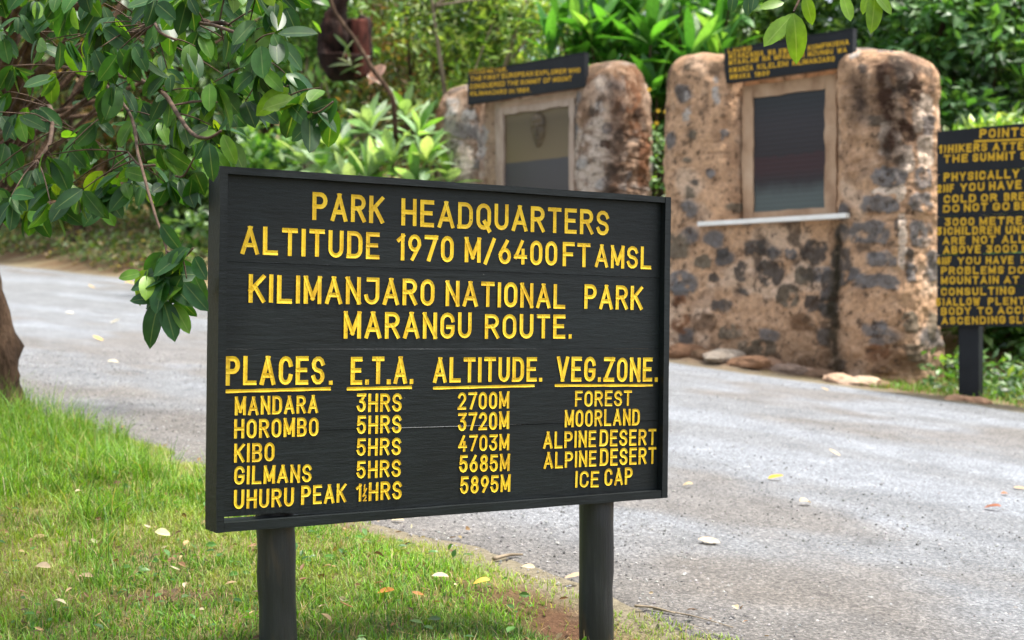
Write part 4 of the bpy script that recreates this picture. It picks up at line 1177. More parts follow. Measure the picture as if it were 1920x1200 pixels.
for i, (px, py, r, col, lb) in enumerate(ROCKS):
    g = ground_at(px, py)
    V, Fc = rock((g[0], g[1], g[2] + r * 0.02), (r * 1.25, r * 0.85, r), i + 2, 0.46)
    tint = np.array(col) * np.array([0.72, 0.70, 0.68]) * (0.75 + 0.5 * fbm(V * 9, 3, i)[:, None])
    tag(obj('rubble_stone', V, Fc, M['rubble'], None, tint, False), lb, 'stone', 'rubble stones below the monuments')

# dark pebble on the road
g = ground_at(1196, 1031)
V, Fc = rock((g[0], g[1], g[2] + 0.012), (0.020, 0.013, 0.013), 4, 0.8)
tag(obj('pebble', V, Fc, M['stone_dark'], None, None, True), 'small black stone lying on the tarmac right of the right sign post', 'stone')

# ------------------------------------------------------------------ grass on the near verge
def blades(x, y, L, w, col, lean=0.5):
    n = len(x)
    z = zg(x, y) - 0.004
    a = rng.uniform(0, 2 * np.pi, n)
    d = np.stack([np.cos(a), np.sin(a), np.zeros(n)], -1)
    s = np.stack([-np.sin(a), np.cos(a), np.zeros(n)], -1)
    ln = lean * rng.random(n) ** 0.7
    B = np.stack([x, y, z], -1)
    B[:, 2] += 0.004 * (qn(x, y) > -0.1)
    ts_ = (0, 0.5, 1.0); ws_ = (1.0, 0.75, 0.12)
    V = np.zeros((n, 6, 3))
    for i in range(3):
        t = ts_[i]
        p = B + d * (L * ln * t ** 1.6 * 1.2)[:, None] + np.array([0, 0, 1.0]) * (L * t * (1 - 0.45 * ln * t))[:, None]
        V[:, 2 * i] = p - s * (w * ws_[i] / 2)[:, None]; V[:, 2 * i + 1] = p + s * (w * ws_[i] / 2)[:, None]
    fq = np.array([[0, 1, 3, 2], [2, 3, 5, 4]])
    Fc = (np.arange(n)[:, None, None] * 6 + fq[None]).reshape(-1, 4)
    C = np.repeat(col, 6, 0)
    return V.reshape(-1, 3), Fc, C
GP = [(0.11, 0.26, 0.018, 5), (0.17, 0.34, 0.025, 4), (0.04, 0.12, 0.014, 3), (0.20, 0.27, 0.05, 1.6), (0.33, 0.28, 0.12, 1.4), (0.22, 0.15, 0.07, 0.5)]
def verge_pts(n, x0, x1, y0, y1, qmax):
    x = rng.uniform(x0, x1, n); y = rng.uniform(y0, y1, n)
    edge = 0.5 * (fbm(xy3(x, y, 2.5), 4, 15) - 0.5) + qmax
    ok = qn(x, y) < edge
    return x[ok], y[ok]
x, y = verge_pts(330000, -4.2, 1.4, 2.6, 9.2, 0.08)
vis = (np.abs(x / y) < 0.46)
x, y = x[vis], y[vis]
bare = sstep(0.66, 0.76, fbm(xy3(x, y, 1.6), 3, 77)) * 0.6
hl = np.clip((np.exp(-(((x - 0.16) / 0.15) ** 2 + ((y - 4.25) / 0.2) ** 2) * 1.2) + 0.85 * np.exp(-(((x + 1.02) / 0.22) ** 2 + ((y - 3.92) / 0.07) ** 2))) * 1.2, 0, 0.95)
ok = rng.random(len(x)) > np.maximum(bare, hl)
x, y = x[ok], y[ok]
t_b = tt(x, y)
longz = sstep(1.0, 3.0, t_b) * sstep(0.40, 0.6, fbm(xy3(x, y, 2.0), 3, 88) + 0.12 * sstep(2.0, 4.0, t_b))
ed = sstep(-0.35, 0.0, qn(x, y))
L = 0.022 + 0.030 * rng.random(len(x)) + 0.04 * longz * rng.random(len(x))
L *= 1 - 0.45 * ed
w = 0.0026 + 0.0018 * rng.random(len(x))
cgr = pick(GP, len(x), 0.3)
patch = fbm(xy3(x, y, 1.1), 3, 90)[:, None]
cgr = cgr * (0.45 + 1.1 * patch)
yel = (sstep(0.48, 0.66, fbm(xy3(x, y, 1.9), 3, 91)) * 0.55 + 0.45 * ed)[:, None]
cgr = cgr * (1 - yel) + np.array([0.30, 0.34, 0.08]) * (0.7 + 0.6 * rng.random((len(x), 1))) * yel
parts = [blades(x, y, L, w, cgr, 0.95)]
# long tufts to the left
cx_, cy_ = verge_pts(1700, -4.2, 0.6, 3.2, 9.0, -0.02)
ok = (rng.random(len(cx_)) < 0.10 + 0.9 * sstep(0.9, 2.6, tt(cx_, cy_))) & (np.abs(cx_ / cy_) < 0.45)
cx_, cy_ = cx_[ok], cy_[ok]
nb2 = 70
tx_ = np.repeat(cx_, nb2) + rng.normal(0, 0.045, len(cx_) * nb2); ty_ = np.repeat(cy_, nb2) + rng.normal(0, 0.045, len(cx_) * nb2)
hgt = np.repeat(rng.uniform(0.05, 0.21, len(cx_)) * (0.45 + 0.55 * sstep(0.9, 2.4, tt(cx_, cy_)) + 0.45 * sstep(3.0, 4.2, tt(cx_, cy_))), nb2)
L2 = hgt * rng.uniform(0.45, 1.15, len(tx_))
c2 = pick([(0.11, 0.24, 0.02, 5), (0.17, 0.29, 0.03, 4), (0.07, 0.16, 0.02, 2), (0.34, 0.30, 0.13, 1)], len(tx_), 0.3)
parts.append(blades(tx_, ty_, L2, 0.0028 + 0.0022 * rng.random(len(tx_)), c2, 0.9))
# dead straw lying in the turf
xs_, ys_ = verge_pts(9000, -4.0, 1.2, 2.8, 9.0, 0.05)
parts.append(blades(xs_, ys_, rng.uniform(0.03, 0.08, len(xs_)), np.full(len(xs_), 0.0022), pick([(0.42, 0.34, 0.18, 3), (0.3, 0.2, 0.1, 1)], len(xs_), 0.3), 2.2))
V, Fc, C = join(parts)
tag(obj('verge_grass', V, Fc, M['grass'], None, C), kind='stuff')

# broad little weeds among the blades
x, y = verge_pts(3800, -4.0, 1.3, 2.8, 9.0, 0.0)
ok = fbm(xy3(x, y, 3.0), 3, 93) > 0.46
x, y = x[ok], y[ok]; n = len(x)
B = np.stack([x, y, zg(x, y) + rng.uniform(0.005, 0.045, n)], -1)
L = rng.uniform(0.012, 0.04, n)
V, Fc, C = leaves(B, nrm(np.stack([rng.normal(0, 1, n), rng.normal(0, 1, n), rng.uniform(0, .7, n)], -1)), np.tile([0.0, -0.2, 1.0], (n, 1)) + rng.normal(0, .3, (n, 3)), L, L * rng.uniform(.35, .7, n), pick([(0.035, 0.11, 0.015, 3), (0.06, 0.16, 0.02, 3), (0.09, 0.18, 0.03, 1)], n), 4, 0.25, 0.2)
tag(obj('lawn_weeds', V, Fc, M['leaf_far'], None, C), kind='stuff')

# ------------------------------------------------------------------ weeds and litter on the far bank
def weeds(name, n, xr, yr, cond, Lr, pal, up=0.5, trail=0.6):
    x = rng.uniform(*xr, n); y = rng.uniform(*yr, n)
    ok = cond(x, y); x, y = x[ok], y[ok]
    cl = fbm(xy3(x, y, 1.4), 3, 61) > 0.40
    x, y = x[cl], y[cl]
    m = len(x)
    hgt = rng.random(m) ** 2 * up
    B = np.stack([x, y, zg(x, y) + 0.01 + hgt], -1)
    Dv = nrm(np.stack([rng.normal(0, 1, m), rng.normal(0, 1, m), rng.normal(0.15, trail, m)], -1))
    N = nrm(np.stack([rng.normal(0, .5, m), rng.normal(-.3, .5, m), np.ones(m)], -1))
    L = rng.uniform(*Lr, m)
    c = pick(pal, m, 0.35)
    V, Fc, C = leaves(B, Dv, N, L, L * rng.uniform(0.35, 0.6, m), c, 3, 0.2, 0.2)
    return tag(obj(name, V, Fc, M['leaf_far'], None, C), kind='stuff')
WP = [(0.12, 0.20, 0.05, 4), (0.18, 0.25, 0.08, 4), (0.06, 0.11, 0.03, 1.5), (0.30, 0.24, 0.11, 2.5), (0.42, 0.36, 0.22, 1.5)]
weeds('bank_ground_cover', 90000, (-15, 2.5), (14, 36), lambda x, y: (qn(x, y) > far_edge(tt(x, y)) + 0.30 + 0.5 * fbm(xy3(x, y, 1.1), 2, 71)) & (qn(x, y) < 14) & (x / y < 0.10), (0.07, 0.18), WP, 0.35)
weeds('roadside_ground_cover', 26000, (2.2, 8.5), (9.5, 18), lambda x, y: (qn(x, y) > far_edge(tt(x, y)) + 0.55) & (((x - CR[0]) * ND[0] + (y - CR[1]) * ND[1] < -0.2) | ((x - CR[0]) * WD[0] + (y - CR[1]) * WD[1] > 1.6)), (0.05, 0.13),
      [(0.06, 0.15, 0.03, 4), (0.09, 0.19, 0.035, 3), (0.04, 0.08, 0.03, 2), (0.14, 0.2, 0.05, 1)], 0.3)
# short grass along the far edge
n = 42000
x = rng.uniform(1.2, 7.5, n); y = rng.uniform(8, 17, n)
fe = far_edge(tt(x, y)); q = qn(x, y)
sW = (x - CR[0]) * WD[0] + (y - CR[1]) * WD[1]
ok = (q > fe + 0.05 + 0.3 * fbm(xy3(x, y, 2), 2, 4)) & (q < fe + 1.6) & ((sW > 1.05) | ((np.abs(sW + 0.85) < 0.12) & (q < fe + 0.3)))
x, y = x[ok], y[ok]
V, Fc, C = blades(x, y, rng.uniform(0.03, 0.10, len(x)), rng.uniform(0.006, 0.010, len(x)), pick([(0.10, 0.22, 0.02, 4), (0.14, 0.26, 0.03, 3), (0.25, 0.22, 0.09, 1)], len(x), 0.3), 0.9)
tag(obj('roadside_grass', V, Fc, M['grass'], None, C), kind='stuff')

# ------------------------------------------------------------------ trees and shrubs behind
def limb_path(a, b, sag, r):
    m = (np.asarray(a) + np.asarray(b)) / 2 + np.array([r.normal(0, sag), r.normal(0, sag), r.normal(0, sag)])
    return spline([a, m, b], 8)

def tree(name, label, cat, base, H, cr, nclump, per, leafL, pal, trunk_r=0.12, seed=0, crown_lo=0.25, bark='bark', aspect=0.42, clump_r=0.5, lean=(0, 0), stems=1, droop=0.0, group='trees and shrubs behind the road', flat=1.0):
    r = np.random.default_rng(seed + 1000)
    bx, by = base
    zb = zg1(bx, by) - 0.05
    root = thing(name, label, cat, (bx, by, zb), 0, 0, group)
    cz = zb + H * (crown_lo + 1) / 2
    rz = H * (1 - crown_lo) / 2
    # clump centres: shell-biased, uneven
    th = r.uniform(0, 2 * np.pi, nclump); cu = r.uniform(-1, 1, nclump)
    rad = r.uniform(0.35, 1.0, nclump) ** 0.6
    su = np.sqrt(1 - cu ** 2)
    lob = 0.75 + 0.5 * r.random(nclump)
    cc = np.stack([bx + lean[0] + np.cos(th) * su * cr * rad * lob, by + lean[1] + np.sin(th) * su * cr * rad * lob * flat, cz + cu * rz * rad * (0.85 + 0.3 * r.random(nclump))], -1)
    cc[:, 2] = np.maximum(cc[:, 2], zg(cc[:, 0], cc[:, 1]) + 0.1)
    mb = MB()
    for s in range(stems):
        off = np.array([r.normal(0, 0.12), r.normal(0, 0.12), 0]) if stems > 1 else np.zeros(3)
        top = np.array([bx + lean[0] * 0.8 + off[0] * 5, by + lean[1] * 0.8 + off[1] * 5, zb + H * 0.72])
        p = spline([np.array([bx, by, zb]) + off, np.array([bx + lean[0] * 0.25 + r.normal(0, .1) + off[0] * 2, by + lean[1] * 0.25 + off[1] * 2, zb + H * 0.3]), top], 14)
        mb.add(*tube(p, np.linspace(trunk_r, trunk_r * 0.3, 14), 9, seed, trunk_r * 0.35))
        for i in range(max(4, nclump // 5 // stems)):
            a = p[r.integers(4, 14)]
            b = cc[r.integers(0, nclump)]
            mb.add(*tube(limb_path(a, b, 0.12, r), np.linspace(trunk_r * 0.32, trunk_r * 0.06, 8), 5))
    mb.build('trunk', M[bark], root, True)
    leafL = leafL * 1.45
    per = int(per * 1.15)
    n = nclump * per
    ci = np.repeat(np.arange(nclump), per)
    off = nrm(r.normal(0, 1, (n, 3))) * (r.random(n) ** 0.5)[:, None] * clump_r * (0.6 + 0.8 * r.random(nclump))[ci][:, None]
    off[:, 2] *= 0.65
    B = cc[ci] + off
    Dv = nrm(off * np.array([1, 1, 0.7]) + r.normal(0, 0.25, (n, 3)) + np.array([0, 0, -droop]))
    N = nrm(off * 0.5 + np.array([0.0, -0.15, 0.6]) + r.normal(0, 0.3, (n, 3)))
    L = leafL * r.uniform(0.6, 1.25, n)
    cl = pick(pal, n, 0.22, r) * (0.4 + 1.1 * r.random(nclump))[ci][:, None]
    V, Fc, C = leaves(B, Dv, N, L, L * aspect, cl, 3 if leafL < 0.2 else 4, 0.25, 0.2)
    obj('crown', V, Fc, M['leaf_far'], root, C)
    return root

DG = [(0.045, 0.125, 0.035, 4), (0.075, 0.17, 0.05, 3), (0.13, 0.24, 0.08, 1.4)]
MG = [(0.09, 0.19, 0.045, 4), (0.15, 0.26, 0.07, 3), (0.035, 0.10, 0.025, 2.4)]
YG = [(0.22, 0.33, 0.07, 4), (0.09, 0.19, 0.04, 3), (0.34, 0.42, 0.13, 2.2)]
OG = [(0.12, 0.14, 0.035, 3), (0.22, 0.13, 0.05, 2), (0.08, 0.13, 0.03, 2), (0.30, 0.15, 0.07, 1)]
def gb(px, D): return ((px - 960) / F * D, D)
tree('tree', 'yellow green fine leaved tree with slender trunk left of the lichen mottled monument', 'tree', gb(840, 19), 5.4, 1.15, 46, 80, 0.10, YG, 0.07, 1, 0.35, 'pale_bark', 0.36, 0.42, (0.35, 0), 2)
tree('tree', 'orange tinged wispy tree between the hanging log and the slender trunks', 'tree', gb(765, 20.5), 5.2, 0.9, 34, 70, 0.11, OG, 0.05, 2, 0.25, 'bark', 0.36, 0.42)
tree('tree', 'green tree with dense small leaves above the lichen mottled monument', 'tree', gb(935, 20.5), 5.9, 1.2, 46, 80, 0.12, MG, 0.09, 3, 0.42, 'bark', 0.4, 0.45)
tree('tree', 'pale barked tree with bright leaves left of the hanging log', 'tree', gb(577, 19), 5.2, 0.85, 30, 70, 0.13, MG, 0.075, 4, 0.58, 'pale_bark', 0.42, 0.42)
tree('tree', 'tall light green tree far behind the hanging log', 'tree', gb(690, 26), 8.2, 2.0, 60, 90, 0.15, YG, 0.14, 5, 0.25, 'bark', 0.42, 0.65)
tree('tree', 'mid green tree far behind between log and left foliage', 'tree', gb(500, 27), 7.6, 2.2, 60, 90, 0.15, MG, 0.16, 6, 0.2, 'bark', 0.42, 0.7)
tree('tree', 'dark tree behind the hanging leaves at upper left', 'tree', gb(330, 29), 7.4, 2.1, 56, 90, 0.16, DG, 0.16, 7, 0.2, 'bark', 0.42, 0.7)
tree('tree', 'russet and yellow leaved tree behind the left branches', 'tree', gb(150, 28), 6.6, 2.0, 50, 90, 0.15, OG, 0.14, 8, 0.12, 'bark', 0.42, 0.65)
tree('tree', 'green tree at the far left edge beyond the road', 'tree', gb(-30, 31), 7.8, 2.3, 54, 90, 0.16, MG, 0.18, 9, 0.15, 'bark', 0.42, 0.7)
tree('tree', 'thin crowned bright tree with white sky gaps above the strap leaved thicket', 'tree', gb(1060, 25), 7.8, 1.7, 42, 70, 0.15, YG, 0.12, 10, 0.3, 'pale_bark', 0.4, 0.55)
tree('tree', 'deep green tree far behind the gap between the two monuments', 'tree', gb(1230, 27), 7.6, 2.2, 56, 90, 0.17, MG, 0.16, 11, 0.1, 'bark', 0.42, 0.7)
tree('shrub', 'bushy light green shrub behind the top of the taller monument', 'shrub', gb(1450, 19), 4.9, 1.35, 50, 90, 0.13, MG, 0.07, 12, 0.1, 'bark', 0.5, 0.5)
tree('shrub', 'dense dark glossy shrub towering over the advice sign', 'shrub', gb(1770, 16.6), 4.6, 1.25, 60, 100, 0.13, DG + [(0.07, 0.16, 0.04, 2)], 0.07, 13, 0.12, 'bark', 0.5, 0.45)
tree('shrub', 'glossy green shrub with small sky gaps at the upper right corner', 'shrub', gb(1920, 17.0), 5.1, 1.15, 40, 90, 0.13, DG + [(0.08, 0.17, 0.04, 3)], 0.07, 14, 0.2, 'bark', 0.5, 0.45)
tree('shrub', 'mid green shrub behind the near end of the taller monument', 'shrub', gb(1650, 18.5), 4.9, 1.2, 46, 90, 0.14, DG + MG, 0.07, 15, 0.1, 'bark', 0.5, 0.45)
tree('shrub', 'low yellow green shrub just above the advice sign', 'shrub', gb(1850, 14.6), 2.35, 0.75, 34, 90, 0.11, YG, 0.03, 16, 0.2, 'bark', 0.4, 0.3)
tree('shrub', 'leafy green shrub low behind the advice sign post', 'shrub', gb(1880, 13.6), 1.25, 0.8, 34, 90, 0.10, DG + MG, 0.03, 17, 0.05, 'bark', 0.55, 0.3)
tree('shrub', 'dark shrub in the gap behind the strap leaved thicket', 'shrub', gb(1300, 19.2), 3.0, 0.8, 36, 90, 0.12, DG, 0.05, 18, 0.0, 'bark', 0.5, 0.4)
tree('shrub', 'leafy shrub on the bank below the pale barked tree', 'shrub', gb(520, 21), 2.6, 1.1, 44, 90, 0.15, MG, 0.05, 19, 0.0, 'bark', 0.5, 0.4)
tree('shrub', 'rounded green shrub on the bank behind the hanging spray of leaves', 'shrub', gb(370, 27), 2.4, 1.1, 40, 90, 0.14, MG, 0.05, 20, 0.0, 'bark', 0.5, 0.4)
tree('shrub', 'brownish scrub on the bank behind the trunk at left', 'shrub', gb(90, 31), 2.2, 1.5, 40, 80, 0.14, OG + MG, 0.05, 21, 0.0, 'bark', 0.4, 0.45)
tree('shrub', 'leafy shrub at the foot of the slender trunks', 'shrub', gb(860, 18.2), 1.9, 0.85, 36, 80, 0.10, MG + YG, 0.04, 22, 0.0, 'bark', 0.45, 0.3)
for i, (px, D, H) in enumerate(((-150, 40, 10), (120, 41, 10.5), (360, 42, 11), (580, 40, 10), (830, 42, 11), (1250, 41, 9.5), (1480, 40, 11), (1730, 38, 11), (1990, 40, 9.5))):
    lab = ['tall forest tree behind the left screen edge', 'tall far tree behind the russet leaved tree', 'tall far tree behind the dark upper left tree', 'tall far tree behind the pale barked tree', 'tall far tree behind the orange tinged tree',
           'tall far tree behind the gap between the monuments', 'tall far tree behind the taller monument', 'tall far tree behind the dark glossy shrub', 'tall far tree beyond the upper right corner'][i]
    tree('tree', lab, 'tree', gb(px, D), H, 3.0, 60, 80, 0.24, MG if i % 2 else DG + MG, 0.22, 30 + i, 0.08, 'bark', 0.45, 1.0)

n = 52000
x = rng.uniform(-48, 40, n); y = rng.uniform(35, 76, n)
ok = np.abs(x / y) < 0.55
x, y = x[ok], y[ok]; n = len(x)
cl = fbm(xy3(x, y, 0.35), 3, 44)
B = np.stack([x, y, zg(x, y) + rng.random(n) * 3.6 * sstep(0.32, 0.62, cl)], -1)
c = pick(MG + DG, n, 0.3) * (0.6 + 0.8 * fbm(xy3(x, y, 0.22), 2, 45))[:, None]
L = rng.uniform(0.28, 0.6, n)
V, Fc, C = leaves(B, nrm(rng.normal(0, 1, (n, 3)) + [0, -.3, -.1]), np.tile([0.0, -0.5, 0.7], (n, 1)) + rng.normal(0, 0.4, (n, 3)), L, L * 0.5, c, 3, 0.2, 0.2)
tag(obj('hillside_forest', V, Fc, M['leaf_far'], None, C), kind='stuff')

# rosette shrubs: pale broad leaves, and the strap leaved thicket
def rosettes(name, label, cat, pts, axis_spread, nl, L, W, pal, shape, seed, ground_xy, group=None, elev=(80, -5), bend=0.35):
    r = np.random.default_rng(seed)
    bx, by = ground_xy
    zb = zg1(bx, by)
    root = thing(name, label, cat, (bx, by, zb), 0, 0, group or 'trees and shrubs behind the road')
    parts, mb = [], MB()
    for p in pts:
        p = np.asarray(p, float)
        ax = nrm(np.array([r.normal(0, axis_spread), r.normal(-0.25, axis_spread), 1.0]))
        a1 = nrm(np.cross(ax, [0.3, 1, 0.1])); a2 = np.cross(ax, a1)
        n = nl + r.integers(-2, 3)
        k = np.arange(n)
        az = k * 2.4 + r.uniform(0, 6)
        el_ = np.radians(np.linspace(elev[0], elev[1], n) + r.normal(0, 8, n))
        h = np.cos(az)[:, None] * a1 + np.sin(az)[:, None] * a2
        Dv = h * np.cos(el_)[:, None] + ax * np.sin(el_)[:, None]
        N = ax * np.cos(el_)[:, None] - h * np.sin(el_)[:, None]
        Bp = p - ax * (0.10 * k / n)[:, None]
        Ls = L * r.uniform(0.7, 1.15, n)
        parts.append(leaves(Bp, Dv, N, Ls, W * r.uniform(0.8, 1.15, n), pick(pal, n, 0.25, r), 6, 0.22, bend * r.uniform(0.4, 1.3, n), 0.05, shape))
        foot = np.array([bx + (p[0] - bx) * 0.5 + r.normal(0, .05), by + (p[1] - by) * 0.5, zg1(bx + (p[0] - bx) * 0.5, by + (p[1] - by) * 0.5)])
        mb.add(*tube(spline([foot, (foot + p) / 2 + r.normal(0, 0.05, 3), p - ax * 0.05], 8), np.linspace(0.022, 0.014, 8), 6))
    mb.build('stem', M['twig'], root, True)
    V, Fc, C = join(parts)
    obj('foliage', V, Fc, M['leaf_far'], root, C)
    return root
PALE = [(0.22, 0.34, 0.17, 4), (0.13, 0.26, 0.06, 3), (0.32, 0.42, 0.26, 2.5)]
rosettes('broadleaf_shrub', 'pale green broad leaved shrub with rosettes behind the top edge of the route board', 'shrub',
         [P(695, 238, 16.4), P(785, 250, 16.2), P(640, 285, 16.6), P(735, 300, 16.0), P(800, 300, 15.9), P(690, 330, 16.0), P(610, 320, 16.9), P(760, 215, 17.0), P(840, 340, 16.3), P(570, 300, 17.2), P(655, 350, 16.2), P(780, 345, 15.8)],
         0.25, 15, 0.44, 0.145, PALE, 'obovate', 5, gb(710, 16.5), None, (78, -8), 0.25)
STRAP = [(0.05, 0.16, 0.03, 4), (0.08, 0.24, 0.04, 3), (0.17, 0.34, 0.09, 2)]
tp = []
r_ = np.random.default_rng(3)
for px in np.arange(1060, 1390, 30):
    for py in (20, 62, 108, 158, 205):
        if py > 120 and px < 1110: continue
        tp.append(P(px + r_.normal(0, 14), py + r_.normal(0, 12), 18.0 + r_.normal(0, 0.35) - py / 300))
rosettes('strap_leaved_thicket', 'thicket of long glossy strap leaves between the two monuments', 'shrub', tp, 0.24, 11, 0.66, 0.15, STRAP, 'obovate', 8, gb(1215, 17.8), None, (82, 12), 0.3)
# a small flowering weed between the monuments
root = thing('flowering_weed', 'leafy weed with yellow flowers in the gap between the monuments', 'plant', (*gb(1240, 15.3), zg1(*gb(1240, 15.3))), 0, 0)
n = 420
B = np.stack([gb(1240, 15.3)[0] + rng.normal(0, 0.12, n), 15.3 + rng.normal(0, 0.2, n), zg1(*gb(1240, 15.3)) + rng.uniform(0, 2.35, n)], -1)
V, Fc, C = leaves(B, nrm(rng.normal(0, 1, (n, 3))), np.tile([0.0, -0.4, 1.0], (n, 1)) + rng.normal(0, .3, (n, 3)), rng.uniform(.07, .14, n), rng.uniform(.04, .07, n), pick(MG, n), 3)
obj('foliage', V, Fc, M['leaf_far'], root, C)
for (px, py) in ((1217, 168), (1234, 208), (1248, 210), (1231, 231)):
    p = P(px, py, 15.05)
    k = 7; an_ = np.arange(k) * 2 * np.pi / k
    Dv = np.stack([np.cos(an_), np.full(k, -0.35), np.sin(an_)], -1)
    V, Fc, C = leaves(np.tile(p, (k, 1)), Dv, np.tile([0.0, -1.0, 0.2], (k, 1)), 0.028, 0.017, np.tile([0.75, 0.52, 0.03], (k, 1)), 3)
    obj('flower', V, Fc, M['dry_leaf'], root, C)

# the hollow log hanging from a limb
Dl = 17.2
logt = thing('hollow_log', 'dark reddish hollow log hanging broken from a limb at top centre left', 'log', P(645, 145, Dl))
mb = MB()
k = 26
lv = np.linspace(0, 1, 16)
Vl = []
for wall in (1.0, 0.72):
    for f in lv:
        py = 148 - f * 118
        cx_p = 646 + 4 * f; rad = (0.33 - 0.05 * abs(f - 0.5)) * wall * (0.72 + 0.28 * min(1, f * 4))
        for j in range(k):
            a = 2 * math.pi * j / k
            p = P(cx_p, py, Dl) + np.array([math.cos(a) * rad, math.sin(a) * rad * 0.9, 0])
            rag = 0.10 * (vnoise(np.array([math.cos(a) * 3, math.sin(a) * 3, 0.0]), 4) - 0.5)
            open_f = 0.30 * max(0, math.cos(a + math.pi / 2 - 0.15)) ** 0.6 * f
            p[2] += (rag - open_f * 2.3) * f * (1 if f > 0.4 else 0.3)
            Vl.append(p)
Vl = np.array(Vl)
Vl += 0.05 * (np.stack([vnoise(Vl * 7 + 4 * q, q) for q in range(3)], -1) - 0.5)
Fl = []
nl_ = len(lv)
for i in range(nl_ - 1):
    for j in range(k):
        j2 = (j + 1) % k
        Fl.append([i * k + j, i * k + j2, (i + 1) * k + j2, (i + 1) * k + j])
        o_ = nl_ * k
        Fl.append([o_ + i * k + j, o_ + (i + 1) * k + j, o_ + (i + 1) * k + j2, o_ + i * k + j2])
for j in range(k):
    j2 = (j + 1) % k
    a_, b_ = (nl_ - 1) * k + j, (nl_ - 1) * k + j2
    Fl.append([a_, b_, b_ + nl_ * k, a_ + nl_ * k])
Fl.append(list(range(k))[::-1]); Fl.append([nl_ * k + j for j in range(k)])
mb.add(Vl, Fl); mb.build('shell', M['log'], logt, True)
mb = MB(); mb.add(*tube(spline([P(628, 110, Dl + 0.05), P(626, 70, Dl + 0.02), P(629, 38, Dl), P(638, 0, Dl), P(645, -60, Dl + 0.1), P(655, -170, Dl + 0.4), P(720, -420, Dl + 1.5)], 24), np.concatenate([[0.12, 0.15, 0.175, 0.185, 0.185, 0.18, 0.17, 0.155, 0.14, 0.12, 0.105, 0.098], np.linspace(0.095, 0.085, 12)]), 12, 3, 0.10))
mb.build('limb', M['log'], logt, True)
mb = MB(); mb.add(*wavy_bar(P(677, 90, Dl - 0.16), nrm(np.array([-0.06, 0, 1.0])), 0.35, np.array([1.0, 0.2, 0]), 0.095, np.array([-0.2, 1.0, 0]), 0.045, 77, 24))
M['red_bark'] = simple_mat('red_bark', [(0.3, (0.035, 0.012, 0.009)), (0.6, (0.11, 0.034, 0.024)), (0.85, (0.20, 0.075, 0.055))], 7, 0.9, 1.0, 0.03, (2, 2, 0.5), 0.15)
mb.build('bark_slab', M['red_bark'], logt, True)
pf = P(655, 118, Dl - 0.28)
n = 14
V, Fc, C = leaves(np.tile(pf, (n, 1)) + rng.normal(0, 0.05, (n, 3)), nrm(np.stack([rng.normal(0, 1, n), rng.normal(-.4, .3, n), rng.normal(0.5, .6, n)], -1)), np.tile([0.0, -1.0, 0.5], (n, 1)) + rng.normal(0, .3, (n, 3)), rng.uniform(.12, .34, n), rng.uniform(.03, .05, n), pick([(0.10, 0.17, 0.05, 1), (0.18, 0.22, 0.09, 1)], n), 6, 0.3, 0.5)
obj('fern', V, Fc, M['leaf_far'], logt, C)
mb = MB()
mb.add(*tube(spline([P(618, -10, 15.9), P(628, 22, 15.9), P(664, 72, 15.8), P(700, 132, 15.7), P(722, 160, 15.7), P(737, 190, 15.7), P(742, 260, 15.9)], 24), np.linspace(0.020, 0.032, 24), 8, 2, 0.012))
tag(mb.build('bare_branch', M['bark'], None, True), 'thin bare branch slanting across in front of the hanging log', 'branch')
p = P(707, 142, 16.2)
V, Fc, C = leaves(np.array([p + [0.1, 0, 0.12], p + [-0.12, 0.05, 0.02]]), np.array([[-.7, -.2, -.6], [.6, -.3, -.2]]), np.array([[.2, -1, .5], [-.2, -.9, .6]]), np.array([.27, .22]), np.array([.14, .12]), np.array([[0.5, 0.29, 0.23], [0.45, 0.31, 0.23]]), 7, 0.5, 0.5)
tag(obj('withered_leaves', V, Fc, M['dry_leaf'], None, C, True), 'pinkish withered leaf pair behind the slanting bare branch', 'leaves')

